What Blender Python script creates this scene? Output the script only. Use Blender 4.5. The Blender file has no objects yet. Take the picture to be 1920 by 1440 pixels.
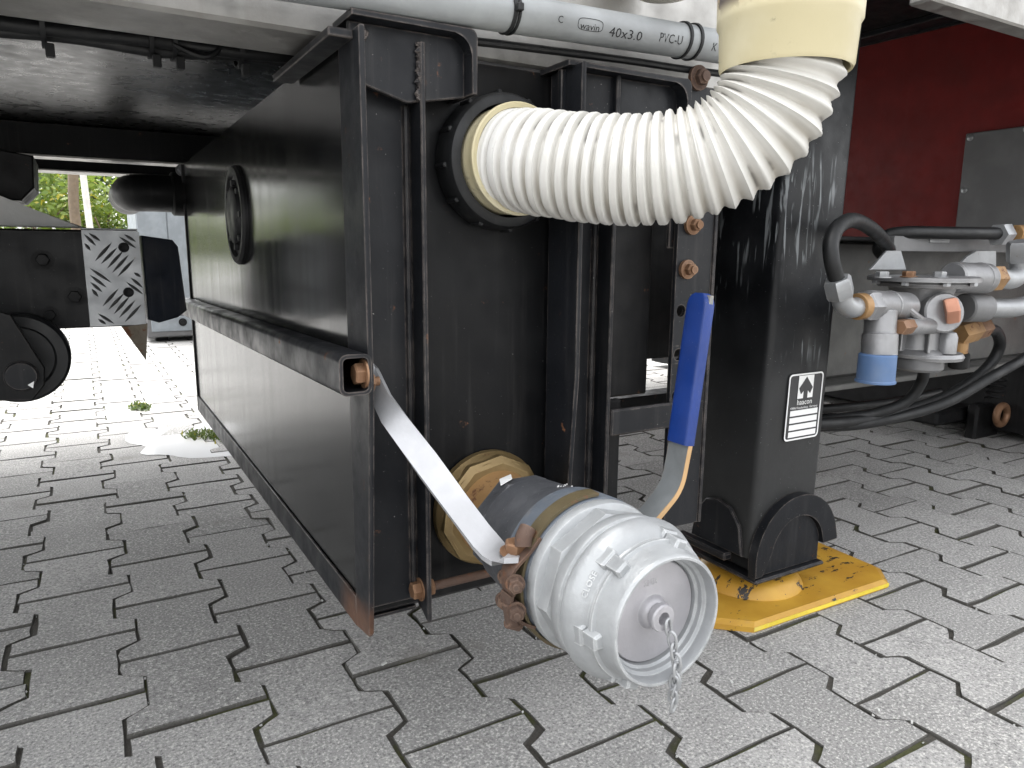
import bpy, bmesh, math, random
from mathutils import Vector, Matrix
random.seed(7)
S = bpy.context.scene
COL = S.collection
R = math.radians
V = Vector

# ------------------------------------------------------------------ camera
CAM_H = 0.65
RIGHT = V((0.8642, -0.5031, 0.0084)); DOWN = V((-0.0833, -0.1595, -0.9837)); FWD = V((0.4962, 0.8494, -0.1798))
FWD.normalize(); RIGHT = (RIGHT - FWD*RIGHT.dot(FWD)).normalized(); DOWN = FWD.cross(RIGHT)
cd = bpy.data.cameras.new('camera'); cam = bpy.data.objects.new('camera', cd); COL.objects.link(cam)
cd.sensor_width = 36; cd.lens = 1367/1920*36; cd.clip_start = 0.02; cd.clip_end = 500
M = Matrix.Identity(4)
for i in range(3):
    M[i][0] = RIGHT[i]; M[i][1] = -DOWN[i]; M[i][2] = -FWD[i]
M[2][3] = CAM_H
cam.matrix_world = M
S.camera = cam

def P(px, py, axis, val):
    "point in the yard that lies on the plane axis=val along a measured sight line of the survey photo (metres)"
    d = RIGHT*(px-960) + DOWN*(py-720) + FWD*1367
    o = V((0, 0, CAM_H))
    return o + d*((val-o[axis])/d[axis])

# ------------------------------------------------------------------ sky, sun, exposure
W = bpy.data.worlds.new('World'); S.world = W; W.use_nodes = True
nt = W.node_tree; nt.nodes.clear()
SUN_EL, SUN_AZ = R(64), R(-25)          # azimuth from +Y towards +X
sky = nt.nodes.new('ShaderNodeTexSky'); sky.sky_type = 'NISHITA'; sky.sun_disc = False
sky.sun_elevation = SUN_EL; sky.sun_rotation = SUN_AZ; sky.dust_density = 4.0; sky.ozone_density = 1.0
hs = nt.nodes.new('ShaderNodeHueSaturation'); hs.inputs['Saturation'].default_value = 0.10
bg = nt.nodes.new('ShaderNodeBackground'); bg.inputs['Strength'].default_value = 0.15
wo = nt.nodes.new('ShaderNodeOutputWorld')
nt.links.new(sky.outputs[0], hs.inputs['Color']); nt.links.new(hs.outputs[0], bg.inputs['Color']); nt.links.new(bg.outputs[0], wo.inputs['Surface'])
sd = bpy.data.lights.new('sun', 'SUN'); sd.energy = 0.5; sd.angle = R(45); sd.color = (1, .96, .9)
sun = bpy.data.objects.new('sun', sd); COL.objects.link(sun)
sdir = V((math.sin(SUN_AZ)*math.cos(SUN_EL), math.cos(SUN_AZ)*math.cos(SUN_EL), math.sin(SUN_EL)))
sun.rotation_euler = sdir.to_track_quat('Z', 'Y').to_euler()
S.view_settings.view_transform = 'Standard'; S.view_settings.look = 'None'
S.view_settings.gamma = 1; S.view_settings.use_curve_mapping = False
S.view_settings.exposure = 2.45

# ------------------------------------------------------------------ materials
class NT:
    def __init__(s, name):
        s.m = bpy.data.materials.new(name); s.m.use_nodes = True
        s.t = s.m.node_tree; s.n = s.t.nodes; s.l = s.t.links
        s.b = s.n['Principled BSDF']
        s.geo = s.n.new('ShaderNodeNewGeometry'); s.pos = s.geo.outputs['Position']
    def node(s, t, **k):
        x = s.n.new(t)
        for a, b in k.items(): setattr(x, a, b)
        return x
    def lk(s, a, b): s.t.links.new(a, b)
    def scaled(s, sc):
        v = s.node('ShaderNodeVectorMath', operation='MULTIPLY'); s.lk(s.pos, v.inputs[0]); v.inputs[1].default_value = sc
        return v.outputs[0]
    def noise(s, scale, detail=4, rough=.55, vec=None, dist=0):
        x = s.node('ShaderNodeTexNoise'); x.inputs['Scale'].default_value = scale; x.inputs['Detail'].default_value = detail
        x.inputs['Roughness'].default_value = rough; x.inputs['Distortion'].default_value = dist
        s.lk(vec or s.pos, x.inputs['Vector']); return x.outputs['Fac']
    def ramp(s, fac, a, b, lo=0., hi=1.):
        x = s.node('ShaderNodeMapRange'); x.interpolation_type = 'SMOOTHSTEP'
        x.inputs['From Min'].default_value = a; x.inputs['From Max'].default_value = b
        x.inputs['To Min'].default_value = lo; x.inputs['To Max'].default_value = hi
        s.lk(fac, x.inputs['Value']); return x.outputs[0]
    def mix(s, fac, a, b):
        x = s.node('ShaderNodeMix', data_type='RGBA')
        if isinstance(fac, (int, float)): x.inputs[0].default_value = fac
        else: s.lk(fac, x.inputs[0])
        for i, c in ((6, a), (7, b)):
            if isinstance(c, tuple): x.inputs[i].default_value = (*c[:3], 1)
            else: s.lk(c, x.inputs[i])
        return x.outputs[2]
    def mul(s, a, b):
        x = s.node('ShaderNodeMath', operation='MULTIPLY')
        for i, c in enumerate((a, b)):
            if isinstance(c, (int, float)): x.inputs[i].default_value = c
            else: s.lk(c, x.inputs[i])
        return x.outputs[0]
    def op(s, o, a, b):
        x = s.node('ShaderNodeMath', operation=o)
        for i, c in enumerate((a, b)):
            if isinstance(c, (int, float)): x.inputs[i].default_value = c
            else: s.lk(c, x.inputs[i])
        return x.outputs[0]
    def z(s, i=2):
        x = s.node('ShaderNodeSeparateXYZ'); s.lk(s.pos, x.inputs[0]); return x.outputs[i]
    def bump(s, h, strength=.3, dist=.002):
        x = s.node('ShaderNodeBump'); x.inputs['Strength'].default_value = strength; x.inputs['Distance'].default_value = dist
        s.lk(h, x.inputs['Height']); s.lk(x.outputs[0], s.b.inputs['Normal'])
    def set(s, col=None, rough=None, metal=None, spec=None, coat=None):
        for k, v in (('Base Color', col), ('Roughness', rough), ('Metallic', metal), ('Specular IOR Level', spec), ('Coat Weight', coat)):
            if v is None: continue
            if isinstance(v, tuple): s.b.inputs[k].default_value = (*v[:3], 1)
            elif isinstance(v, (int, float)): s.b.inputs[k].default_value = v
            else: s.lk(v, s.b.inputs[k])
        return s.m

def painted(name, col, rough=.4, dirt=(.09, .08, .07), dirt_amt=.35, streak=.25, speck=0., rust=0., metal=0., bump=.12, fine=1.0, spec=.5, edge=0., edgecol=None):
    k = NT(name)
    c = k.mix(k.ramp(k.noise(14, 5), .35, .75, 0, .55), tuple(x*.82 for x in col), tuple(min(1, x*1.25) for x in col))
    d = k.ramp(k.noise(6, 8, .65), .48, .8, 0, dirt_amt)
    c = k.mix(d, c, dirt)
    st = k.ramp(k.noise(1, 6, .6, k.scaled((70, 70, 3))), .52, .8, 0, streak)
    c = k.mix(st, c, tuple(min(1, x*1.5+.02) for x in dirt))
    rf = k.ramp(k.noise(25, 6), .3, .75, rough*.8, min(1, rough*1.35))
    if rust:
        r = k.ramp(k.noise(38, 7, .7), .66-rust*.25, .74-rust*.25)
        rc = k.mix(k.noise(90, 4), (.085, .035, .018), (.20, .095, .05))
        c = k.mix(r, c, rc)
        rf = k.op('MAXIMUM', rf, k.mul(r, .85))
    if speck:
        sp = k.ramp(k.noise(420, 2), .74, .78, 0, speck)
        c = k.mix(sp, c, (.5, .49, .46))
    if name == 'frame_paint':
        tip = k.mul(k.mul(k.ramp(k.op('ADD', k.z(), k.mul(k.noise(35, 4), .05)), .292, .245), k.ramp(k.z(0), .268, .252)), k.ramp(k.z(1), .86, .80))
        c = k.mix(k.mul(tip, .85), c, k.mix(k.noise(60, 4), (.05, .028, .02), (.17, .085, .05)))
    if edge:
        bv_ = k.node('ShaderNodeBevel', samples=4); bv_.inputs['Radius'].default_value = .0030
        dt = k.node('ShaderNodeVectorMath', operation='DOT_PRODUCT'); k.lk(bv_.outputs[0], dt.inputs[0]); k.lk(k.geo.outputs['Normal'], dt.inputs[1])
        e = k.mul(k.ramp(dt.outputs['Value'], .985, .90), k.ramp(k.noise(45, 5, .65), .38, .62, .15, 1))
        c = k.mix(k.mul(e, edge), c, edgecol or tuple(min(1, x*2.2+.02) for x in col))
    k.bump(k.noise(160*fine, 5, .6), bump, .0015)
    return k.set(c, rf, metal, spec)

def side_mat():
    k = NT('gloss_side_paint')
    st = k.ramp(k.noise(1, 3, .5, k.scaled((26, 26, .8))), .3, .75)
    c = k.mix(k.mul(st, .5), (.008, .0085, .009), (.020, .0195, .018))
    sp = k.ramp(k.noise(1, 3, .5, k.scaled((95, 95, 38))), .76, .79, 0, .5); c = k.mix(sp, c, (.004, .004, .004))
    k.bump(k.noise(3.0, 1), .10, .012)
    return k.set(c, k.op('ADD', k.mul(st, .07), .14), 0, .38)
M_BLACK = painted('black_paint', (.0060, .0063, .0070), .38, (.032, .030, .028), .25, .22, .5, .02, spec=.18, edge=.6, edgecol=(.10, .09, .085))
M_FRAME = painted('frame_paint', (.0105, .0115, .0140), .40, (.045, .042, .040), .30, .22, .7, .05, spec=.22, edge=.8, edgecol=(.17, .145, .13))
M_SIDE = side_mat()
M_FLOOR = painted('floor_coating', (.0070, .0070, .0070), .30, (.02, .019, .018), .15, .0, .2, bump=.02, fine=.5, spec=.28)
M_DARK = painted('dark_steel', (.009, .009, .0095), .55, (.03, .027, .025), .3, .15, .2, .06, spec=.2)
M_LEG = None
M_ALU = painted('aluminium', (.42, .41, .39), .48, (.12, .11, .09), .5, .25, 0, 0, .85, .2)
M_CAST = painted('cast_alloy', (.27, .27, .275), .42, (.085, .083, .08), .75, .25, .1, 0, .55, .6, .4, edge=.8, edgecol=(.5, .5, .5))
M_WHITECAST = painted('white_coated_alloy', (.35, .362, .37), .40, (.165, .165, .16), .85, .25, .25, 0, .25, .5, .6, edge=.85, edgecol=(.60, .61, .61))
M_CAP = painted('grey_alloy', (.42, .41, .43), .40, (.22, .22, .22), .5, .1, .1, 0, .3, .25, edge=.6, edgecol=(.6, .6, .6))
M_GREYBODY = painted('grey_valve_paint', (.062, .065, .072), .55, (.13, .13, .135), .6, .15, .9, .03, 0, .9, .35, edge=.6, edgecol=(.2, .2, .21))
M_BLUEGREY = painted('blue_grey_paint', (.105, .122, .145), .48, (.19, .135, .06), .6, .15, .5, .12, 0, .5, edge=.6, edgecol=(.25, .27, .3))
M_TREADBAR = painted('tread_dark_reflection', (.13, .13, .13), .35, (.05, .05, .05), .4, .1, 0, 0, .6, .1)  # dark bar colour stands in for the dark reflections round the raised bars
M_BRASS = painted('brass', (.26, .185, .085), .48, (.075, .055, .035), .8, .2, 0, .10, .6, .3, edge=.8, edgecol=(.42, .32, .15))
M_ORANGE = painted('tarnished_bronze', (.34, .20, .085), .55, (.17, .095, .05), .7, .1, 0, .35, .35, .4)
M_BAND = painted('olive_band', (.10, .078, .04), .6, (.17, .12, .045), .8, .2, .3, .3, .15, .6, .5)
M_RUST = painted('rusty_steel', (.105, .065, .048), .7, (.045, .032, .026), .9, .25, .4, .42, .2, .9, .5, edge=.6, edgecol=(.24, .15, .10))
M_RUSTBOLT = painted('rusty_bolt', (.23, .125, .068), .55, (.075, .045, .03), .9, .2, .3, .2, .4, .7, .6, edge=.7, edgecol=(.36, .22, .13))
M_GALV = painted('galvanised', (.38, .39, .40), .42, (.17, .165, .16), .5, .2, .1, .02, .6, .25, edge=.6, edgecol=(.6, .6, .6))
M_STRUT = painted('bright_strut', (.46, .465, .48), .42, (.27, .27, .27), .4, .15, .1, 0, .4, .15)
M_COPPER = painted('copper_plug', (.55, .27, .18), .5, (.3, .14, .09), .4, .1, .1, .1, .5, .2)
M_PVC = painted('grey_pvc', (.30, .315, .32), .38, (.13, .13, .12), .35, .12, .1, 0, 0, .06)
M_RUBBER = painted('black_rubber', (.0095, .0100, .0108), .48, (.045, .045, .042), .35, .15, .1, spec=.35)
M_BLUEGRIP = painted('blue_vinyl', (.008, .038, .21), .45, (.012, .03, .11), .5, .15, .25, 0, 0, .2, edge=.25, edgecol=(.03, .08, .30))
M_LEVER = painted('zinc_lever', (.235, .25, .255), .5, (.13, .13, .125), .5, .15, .1, .02, .3, .25, edge=.5, edgecol=(.4, .3, .2))
M_LEVEREDGE = painted('rusty_lever_edge', (.55, .35, .17), .6, (.4, .2, .08), .5, .1, 0, .1, .1, .2)
M_BLUECAP = painted('blue_plastic', (.085, .155, .30), .5, (.14, .18, .24), .6, .2, .1, 0, 0, .2)
M_RED = painted('red_paint', (.17, .0125, .011), .5, (.08, .016, .013), .4, .15, .1, spec=.3)
M_GREYPLATE = painted('grey_plate', (.145, .145, .147), .42, (.08, .08, .078), .35, .15, .1, 0, 0, .1)
M_GREYBEAM = painted('grey_beam', (.105, .105, .10), .5, (.045, .043, .04), .7, .45, .3, .05, .1, .3)
M_CABINET = painted('cabinet_grey', (.23, .255, .275), .5, (.2, .2, .19), .3, .15)
M_WHITE = painted('off_white_plastic', (.66, .63, .53), .45, (.3, .27, .2), .4, .1)
M_BODY = painted('trailer_white', (.7, .7, .7), .4)
M_BARK = painted('bark', (.16, .12, .08), .9, (.07, .05, .035), .6, .4, bump=.8, fine=.3)
M_POST = painted('pale_post', (.62, .6, .55), .6)
M_INK = NT('ink').set((.012, .012, .014), .6)
M_LABELBLACK = NT('plate_black').set((.025, .025, .027), .4)
M_LABELWHITE = NT('plate_silver').set((.78, .78, .77), .35)
M_GREEN = painted('signal_chip', (.6, .6, .58), .6)

def leg_mat():
    k = NT('leg_paint')
    c = k.mix(k.ramp(k.noise(9, 6), .4, .7), (.005, .0055, .0065), (.015, .016, .018))
    low = k.ramp(k.z(), .22, .62, .55, .0)
    c = k.mix(low, c, (.045, .045, .044))
    w = k.ramp(k.noise(1, 3, .5, k.scaled((60, 60, 6)), 1.5), .55, .62)
    msk = k.mul(k.ramp(k.noise(7, 3), .5, .62), k.mul(k.ramp(k.z(), .42, .5), k.ramp(k.z(), .98, .86)))
    c = k.mix(k.mul(k.mul(w, msk), .55), c, (.30, .32, .33))
    sp = k.ramp(k.noise(300, 2), .73, .77, 0, .6); c = k.mix(sp, c, (.3, .3, .3))
    k.bump(k.noise(120, 5), .15, .0015)
    return k.set(c, k.ramp(k.noise(20, 5), .3, .7, .3, .52), 0, .25)
M_LEG = leg_mat()

def cream_mat():
    k = NT('aged_cream_plastic')
    c = k.mix(k.ramp(k.noise(9, 4), .35, .7), (.50, .44, .27), (.60, .55, .39))
    d = k.ramp(k.noise(26, 8, .7), .60, .72, 0, .75)
    c = k.mix(d, c, (.12, .10, .07))
    top = k.ramp(k.op('ADD', k.z(), k.mul(k.noise(30, 3), .02)), .880, .905); c = k.mix(k.mul(top, .75), c, (.38, .22, .11))
    sc = k.mul(k.ramp(k.noise(34, 6, .65), .50, .56), k.ramp(k.z(), .868, .885)); c = k.mix(k.mul(sc, k.ramp(k.z(0), .64, .60)), c, (.07, .055, .05))
    k.bump(k.noise(150, 4), .12, .001)
    return k.set(c, .42)
M_CREAM = cream_mat()

def hose_mat():
    k = NT('white_hose_plastic')
    c = k.mix(k.ramp(k.noise(12, 5), .35, .7), (.56, .55, .515), (.64, .632, .605))
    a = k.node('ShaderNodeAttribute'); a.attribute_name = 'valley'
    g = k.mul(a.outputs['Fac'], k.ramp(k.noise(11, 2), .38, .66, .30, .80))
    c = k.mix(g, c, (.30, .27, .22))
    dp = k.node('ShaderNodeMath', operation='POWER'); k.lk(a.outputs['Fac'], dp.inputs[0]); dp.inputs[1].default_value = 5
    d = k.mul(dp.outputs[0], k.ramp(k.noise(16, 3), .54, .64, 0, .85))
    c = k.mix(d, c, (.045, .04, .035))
    c = k.mix(k.ramp(k.noise(190, 2), .77, .79, 0, .7), c, (.12, .10, .09))
    k.bump(k.noise(140, 4), .10, .001)
    return k.set(c, .45)
M_HOSE = hose_mat()

def yellow_mat():
    k = NT('worn_yellow_paint')
    c = k.mix(k.ramp(k.noise(10, 6), .35, .7), (.40, .21, .022), (.50, .29, .035))
    c = k.mix(k.ramp(k.noise(45, 5), .58, .75, 0, .6), c, (.42, .24, .05))
    ch = k.ramp(k.noise(20, 7, .7, k.scaled((1, 2.2, 1))), .605, .62)
    c = k.mix(ch, c, (.025, .022, .02))
    k.bump(k.op('SUBTRACT', k.noise(150, 4), k.mul(ch, 1.5)), .25, .0012)
    return k.set(c, .5)
M_YELLOW = yellow_mat()
M_YEDGE = painted('fresh_yellow_edge', (.80, .62, .06), .5, (.75, .7, .5), .6, .1, 0, 0)

def paver_mat():
    k = NT('concrete_paver')
    oi = k.node('ShaderNodeObjectInfo')
    rnd = k.op('FRACT', k.op('ADD', oi.outputs['Random'], k.geo.outputs['Random Per Island']), 0)
    c = k.mix(rnd, (.27, .266, .258), (.36, .354, .344))
    c = k.mix(k.ramp(k.noise(5, 5), .35, .7, 0, .5), c, (.225, .222, .215))
    sp = k.noise(230, 3, .7); sp2 = k.noise(170, 3, .6)
    c = k.mix(k.ramp(sp, .53, .64, 0, .75), c, (.60, .59, .56))
    c = k.mix(k.ramp(sp, .47, .34, 0, .75), c, (.10, .10, .10))
    c = k.mix(k.ramp(sp2, .67, .70, 0, .9), c, (.70, .68, .64))
    c = k.mix(k.ramp(sp2, .33, .30, 0, .8), c, (.075, .075, .075))
    bl = k.ramp(k.noise(13, 3), .74, .78, 0, .6); c = k.mix(bl, c, (.09, .088, .085))
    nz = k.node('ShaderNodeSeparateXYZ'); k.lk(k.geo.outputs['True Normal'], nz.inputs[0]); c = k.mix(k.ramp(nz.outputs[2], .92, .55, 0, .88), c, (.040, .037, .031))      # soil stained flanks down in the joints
    c = k.mix(k.ramp(k.noise(3.1, 5, .6), .60, .72, 0, .45), c, (.16, .15, .13))
    k.bump(k.op('ADD', k.noise(260, 4, .7), k.mul(k.noise(60, 3), .6)), .55, .003)
    return k.set(c, k.ramp(sp, .3, .7, .75, .92), 0, .3)
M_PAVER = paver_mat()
def joint_mat():
    k = NT('joint_soil')
    c = k.mix(k.noise(300, 4), (.040, .037, .031), (.125, .116, .10))
    c = k.mix(k.ramp(k.noise(5.5, 4), .50, .58, 0, .95), c, k.mix(k.noise(200, 3), (.035, .04, .012), (.10, .105, .036)))
    c = k.mix(k.ramp(k.noise(500, 2), .72, .75), c, (.32, .30, .27))
    k.bump(k.noise(220, 6, .7), 1., .006)
    return k.set(c, .95)
M_JOINT = joint_mat()
def leaf_mat(name, a, b, y=(.30, .27, .03)):
    k = NT(name)
    r = k.geo.outputs['Random Per Island']
    c = k.mix(r, a, b); c = k.mix(k.ramp(r, .90, .95), c, y)
    k.b.inputs['Transmission Weight'].default_value = 0
    m = k.set(c, .5)
    tr = k.node('ShaderNodeBsdfTranslucent'); k.lk(c, tr.inputs['Color'])
    ad = k.node('ShaderNodeMixShader'); ad.inputs[0].default_value = .35
    k.lk(k.b.outputs[0], ad.inputs[1]); k.lk(tr.outputs[0], ad.inputs[2])
    k.lk(ad.outputs[0], k.n['Material Output'].inputs['Surface'])
    return m
M_LEAF = leaf_mat('yellow_green_leaf', (.10, .16, .025), (.20, .26, .04))
M_LEAF2 = leaf_mat('dark_green_leaf', (.035, .075, .028), (.075, .13, .045), (.1, .14, .04))
M_WEED = leaf_mat('weed_leaf', (.06, .10, .02), (.13, .17, .05))
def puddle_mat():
    k = NT('puddle_white')
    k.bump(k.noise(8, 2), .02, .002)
    return k.set((.72, .72, .72), .05, 0, 1.)  # even near-white base colour, very glossy
M_PUDDLE = puddle_mat()

# ------------------------------------------------------------------ object helpers
def link(name, bm, mat, parent=None, label=None, kind=None, smooth=32, recalc=True):
    if recalc: bmesh.ops.recalc_face_normals(bm, faces=bm.faces)
    me = bpy.data.meshes.new(name); bm.to_mesh(me); bm.free()
    if smooth:
        me.shade_smooth(); me.set_sharp_from_angle(angle=R(smooth))
    me.materials.append(mat)
    o = bpy.data.objects.new(name, me); COL.objects.link(o)
    if parent is not None:
        o.parent = parent; o.matrix_parent_inverse = world_of(parent).inverted()
    if label: o['label'] = label
    if kind: o['kind'] = kind
    return o
def world_of(o):
    m = Matrix.LocRotScale(o.location, o.rotation_euler, o.scale)
    return world_of(o.parent) @ o.matrix_parent_inverse @ m if o.parent else m
def thing(name, label, cat, loc, group=None):
    o = bpy.data.objects.new(name, None); COL.objects.link(o); o.location = loc
    o.empty_display_size = .05
    o['label'] = label; o['category'] = cat
    if group: o['group'] = group
    return o
def tag(o, label, cat, group=None):
    o['label'] = label; o['category'] = cat
    if group: o['group'] = group
    return o
def BM(): return bmesh.new()
def box(bm, lo, hi, bev=.0, seg=1):
    r = bmesh.ops.create_cube(bm, size=1)
    lo, hi = V(lo), V(hi)
    for v in r['verts']:
        v.co = V([(lo[i]+hi[i])/2 + v.co[i]*(hi[i]-lo[i]) for i in range(3)])
    if bev:
        es = list({e for v in r['verts'] for e in v.link_edges})
        bmesh.ops.bevel(bm, geom=es, offset=bev, segments=seg, affect='EDGES', profile=.5)
    return bm
def frame_of(d):
    d = V(d).normalized(); u = d.orthogonal().normalized()
    if abs(d.z) < .95: u = d.cross(V((0, 0, 1))).normalized()
    return u, d.cross(u).normalized(), d
def ring(bm, c, u, v, r, n, ph=0):
    return [bm.verts.new(V(c) + u*(r*math.cos(ph+2*math.pi*i/n)) + v*(r*math.sin(ph+2*math.pi*i/n))) for i in range(n)]
def bridge(bm, a, b):
    n = len(a)
    for i in range(n): bm.faces.new((a[i], a[(i+1) % n], b[(i+1) % n], b[i]))
def lathe(bm, o, d, prof, n=48, cap0=True, cap1=True, ph=0):
    "prof: list of (distance along d, radius)"
    u, v, d = frame_of(d); o = V(o); rs = []
    for t, r in prof: rs.append(ring(bm, o+d*t, u, v, max(r, .0002), n, ph))
    for a, b in zip(rs, rs[1:]): bridge(bm, a, b)
    if cap0: bm.faces.new(rs[0])
    if cap1: bm.faces.new(rs[-1])
    return bm
def cyl(bm, a, b, r0, r1=None, n=24, bev=0):
    a, b = V(a), V(b); L = (b-a).length; r1 = r0 if r1 is None else r1
    pr = [(0, r0-bev), (bev, r0), (L-bev, r1), (L, r1-bev)] if bev else [(0, r0), (L, r1)]
    return lathe(bm, a, b-a, pr, n)
def hexb(bm, a, d, r, h, ch=.15, n=6, ph=0):
    d = V(d).normalized()
    return lathe(bm, a, d, [(0, r*.93), (h*ch, r), (h*(1-ch), r), (h, r*.86)], n, ph=ph)
def bolt(bm, a, d, r=.010, h=.008, washer=True, stub=0):
    d = V(d).normalized(); a = V(a)
    if washer: lathe(bm, a, d, [(0, r*1.35), (h*.2, r*1.35)], 20); a = a + d*h*.2
    hexb(bm, a, d, r, h, ph=random.random())
    if stub: cyl(bm, a+d*h*.9, a+d*(h+stub), r*.5, n=12)
    return bm
def smoothpath(pts, n=8):
    pts = [V(p) for p in pts]; out = []
    for i in range(len(pts)-1):
        p0 = pts[max(i-1, 0)]; p1 = pts[i]; p2 = pts[i+1]; p3 = pts[min(i+2, len(pts)-1)]
        for k in range(n):
            t = k/n
            out.append(.5*((2*p1) + (p2-p0)*t + (2*p0-5*p1+4*p2-p3)*t*t + (3*p1-p0-3*p2+p3)*t**3))
    return out + [pts[-1]]
def tube(bm, path, r, n=14, cap=True):
    path = [V(p) for p in path]; rs = []
    t = (path[1]-path[0]).normalized(); u, v, _ = frame_of(t)
    for i, p in enumerate(path):
        t2 = (path[min(i+1, len(path)-1)] - path[max(i-1, 0)]).normalized()
        q = t.rotation_difference(t2); u = q @ u; v = q @ v; t = t2
        rr = r(i/(len(path)-1)) if callable(r) else r
        rs.append(ring(bm, p, u, v, rr, n))
    for a, b in zip(rs, rs[1:]): bridge(bm, a, b)
    if cap: bm.faces.new(rs[0]); bm.faces.new(rs[-1])
    return bm
def prism(bm, pts, ext, bev=0):
    a = [bm.verts.new(V(p)) for p in pts]; b = [bm.verts.new(V(p)+V(ext)) for p in pts]
    f = [bm.faces.new(a), bm.faces.new(b)]; bridge(bm, a, b)
    if bev:
        es = [e for ff in f for e in ff.edges]
        bmesh.ops.bevel(bm, geom=list(set(es)), offset=bev, segments=1, affect='EDGES')
    return bm
def plate_loop(bm, outer, inner, ext):
    "flat plate with the opening `inner` (same count of points), thickness vector ext"
    A = [bm.verts.new(V(p)) for p in outer]; B = [bm.verts.new(V(p)) for p in inner]
    A2 = [bm.verts.new(V(p)+V(ext)) for p in outer]; B2 = [bm.verts.new(V(p)+V(ext)) for p in inner]
    bridge(bm, A, B); bridge(bm, A2, B2); bridge(bm, A, A2); bridge(bm, B, B2)
    return bm
def text_mesh(txt, size):
    cu = bpy.data.curves.new('lettering', 'FONT'); cu.body = txt; cu.size = size; cu.resolution_u = 2
    ob = bpy.data.objects.new('lettering', cu); COL.objects.link(ob)
    dg = bpy.context.evaluated_depsgraph_get(); dg.update()
    me = bpy.data.meshes.new_from_object(ob.evaluated_get(dg))
    bm = BM(); bm.from_mesh(me)
    bpy.data.objects.remove(ob); bpy.data.curves.remove(cu); bpy.data.meshes.remove(me)
    return bm
def width_of(bm):
    xs = [v.co.x for v in bm.verts]; return min(xs), max(xs)

def barline(pts, t0):
    "bent flat bar: centre points in x,z with thickness t0"
    L = []; Rr = []
    for i, p in enumerate(pts):
        a = V(pts[max(i-1, 0)]); c = V(pts[min(i+1, len(pts)-1)]); d = (c-a).normalized(); n = V((-d.y, d.x))
        L.append(V(p)+n*t0/2); Rr.append(V(p)-n*t0/2)
    return L + Rr[::-1]

# ------------------------------------------------------------------ pavement of double-T pavers
PITCH_Y, PITCH_X, AMP = .2045, .1545, .0162
ground = BM(); g = 60
for x0, y0, x1, y1 in ((-g, -g, g, g),):
    ground.faces.new([ground.verts.new(p) for p in ((x0, y0, -.0042), (x1, y0, -.0042), (x1, y1, -.0042), (x0, y1, -.0042))])
pav = link('pavement', ground, M_JOINT, None, None, 'structure', smooth=0, recalc=False)
def paver_outline(jx, rnd):
    "bone outline of one stone, centre at 0,0: wide at both ends, waisted in the middle"
    w = PITCH_X/2; L = PITCH_Y/2; a = AMP; gpx = jx
    run = PITCH_Y*.205; sl = PITCH_Y*.045
    pts = []
    e_ = .0012; ys = [(-L+e_, a), (-L+run-0*sl, a), (-L+run+2*sl, -a), (L-run-2*sl, -a), (L-run, a), (L-e_, a)]
    for y, o in ys: pts.append((w+o, y))
    for y, o in reversed(ys): pts.append((-(w+o), y))
    n = len(pts); ins = []
    for i in range(n):
        a, p, c = V(pts[i-1]), V(pts[i]), V(pts[(i+1) % n])
        d1, d2 = (p-a).normalized(), (c-p).normalized(); n1, n2 = V((-d1.y, d1.x)), V((-d2.y, d2.x))
        m = (n1+n2).normalized(); ins.append(p + m*(gpx/max(.5, m.dot(n1))))
    out = []                                  # subdivide and make the edges uneven
    for i, p in enumerate(ins):
        q = ins[(i+1) % n]; L2 = (q-p).length; k_ = 4 if L2 > .09 else (2 if L2 > .03 else 1)
        for k in range(k_):
            t = k/k_; z_ = p.lerp(q, t); out.append((z_.x + rnd.gauss(0, .0010), z_.y + rnd.gauss(0, .0010)))
    return out
def add_paver(bm, rnd, M4):
    o = paver_outline(.0018 + rnd.random()*.0010, rnd)
    def lay(s, z, jit=0):
        vs = []
        for x, y in o:
            l = math.hypot(x, y); k = (l-s)/l
            vs.append(bm.verts.new(M4 @ V((x*k, y*k, z - (rnd.random()*jit)))))
        return vs
    top = lay(.0016, 0, .0); mid = lay(.0003, -.0013, .0008); bot = lay(.0, -.010)
    bm.faces.new(top); bridge(bm, mid, top); bridge(bm, bot, mid)
    return bm
rnd = random.Random(3)
variants = []
for i in range(7):
    b = add_paver(BM(), rnd, Matrix.Identity(4)); bmesh.ops.recalc_face_normals(b, faces=b.faces)
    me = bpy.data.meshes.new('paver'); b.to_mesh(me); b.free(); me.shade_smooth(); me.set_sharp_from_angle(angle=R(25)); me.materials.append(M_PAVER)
    variants.append(me)
spots = []
for k in range(-34, 46):
    xb = .65*(.0235 + .2378*k) + PITCH_X/2
    ysh = .65*(1.5686 - .008*k + (.157 if k % 2 else 0)) + PITCH_Y/2
    for j in range(-8, 48):
        y = ysh + PITCH_Y*j
        if -1.2 < y < 8.2 and -2.6 < xb < 6.8:
            spots.append((xb, y, k))
def size_in_view(x, y):
    d = V((x, y, 0)) - V((0, 0, CAM_H)); f = d.dot(FWD)
    if f < .15: return -1
    px, py = 960+1367*d.dot(RIGHT)/f, 720+1367*d.dot(DOWN)/f
    if not (-90 < px < 2010 and 560 < py < 1560): return -1
    if .30 < x < .8 and y > 1.1 and x/y > .16: return -1          # behind the tank
    return 1/f**2
spots.sort(key=lambda s: -size_in_view(s[0], s[1]))
rest = BM(); n_ind = 0
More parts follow.
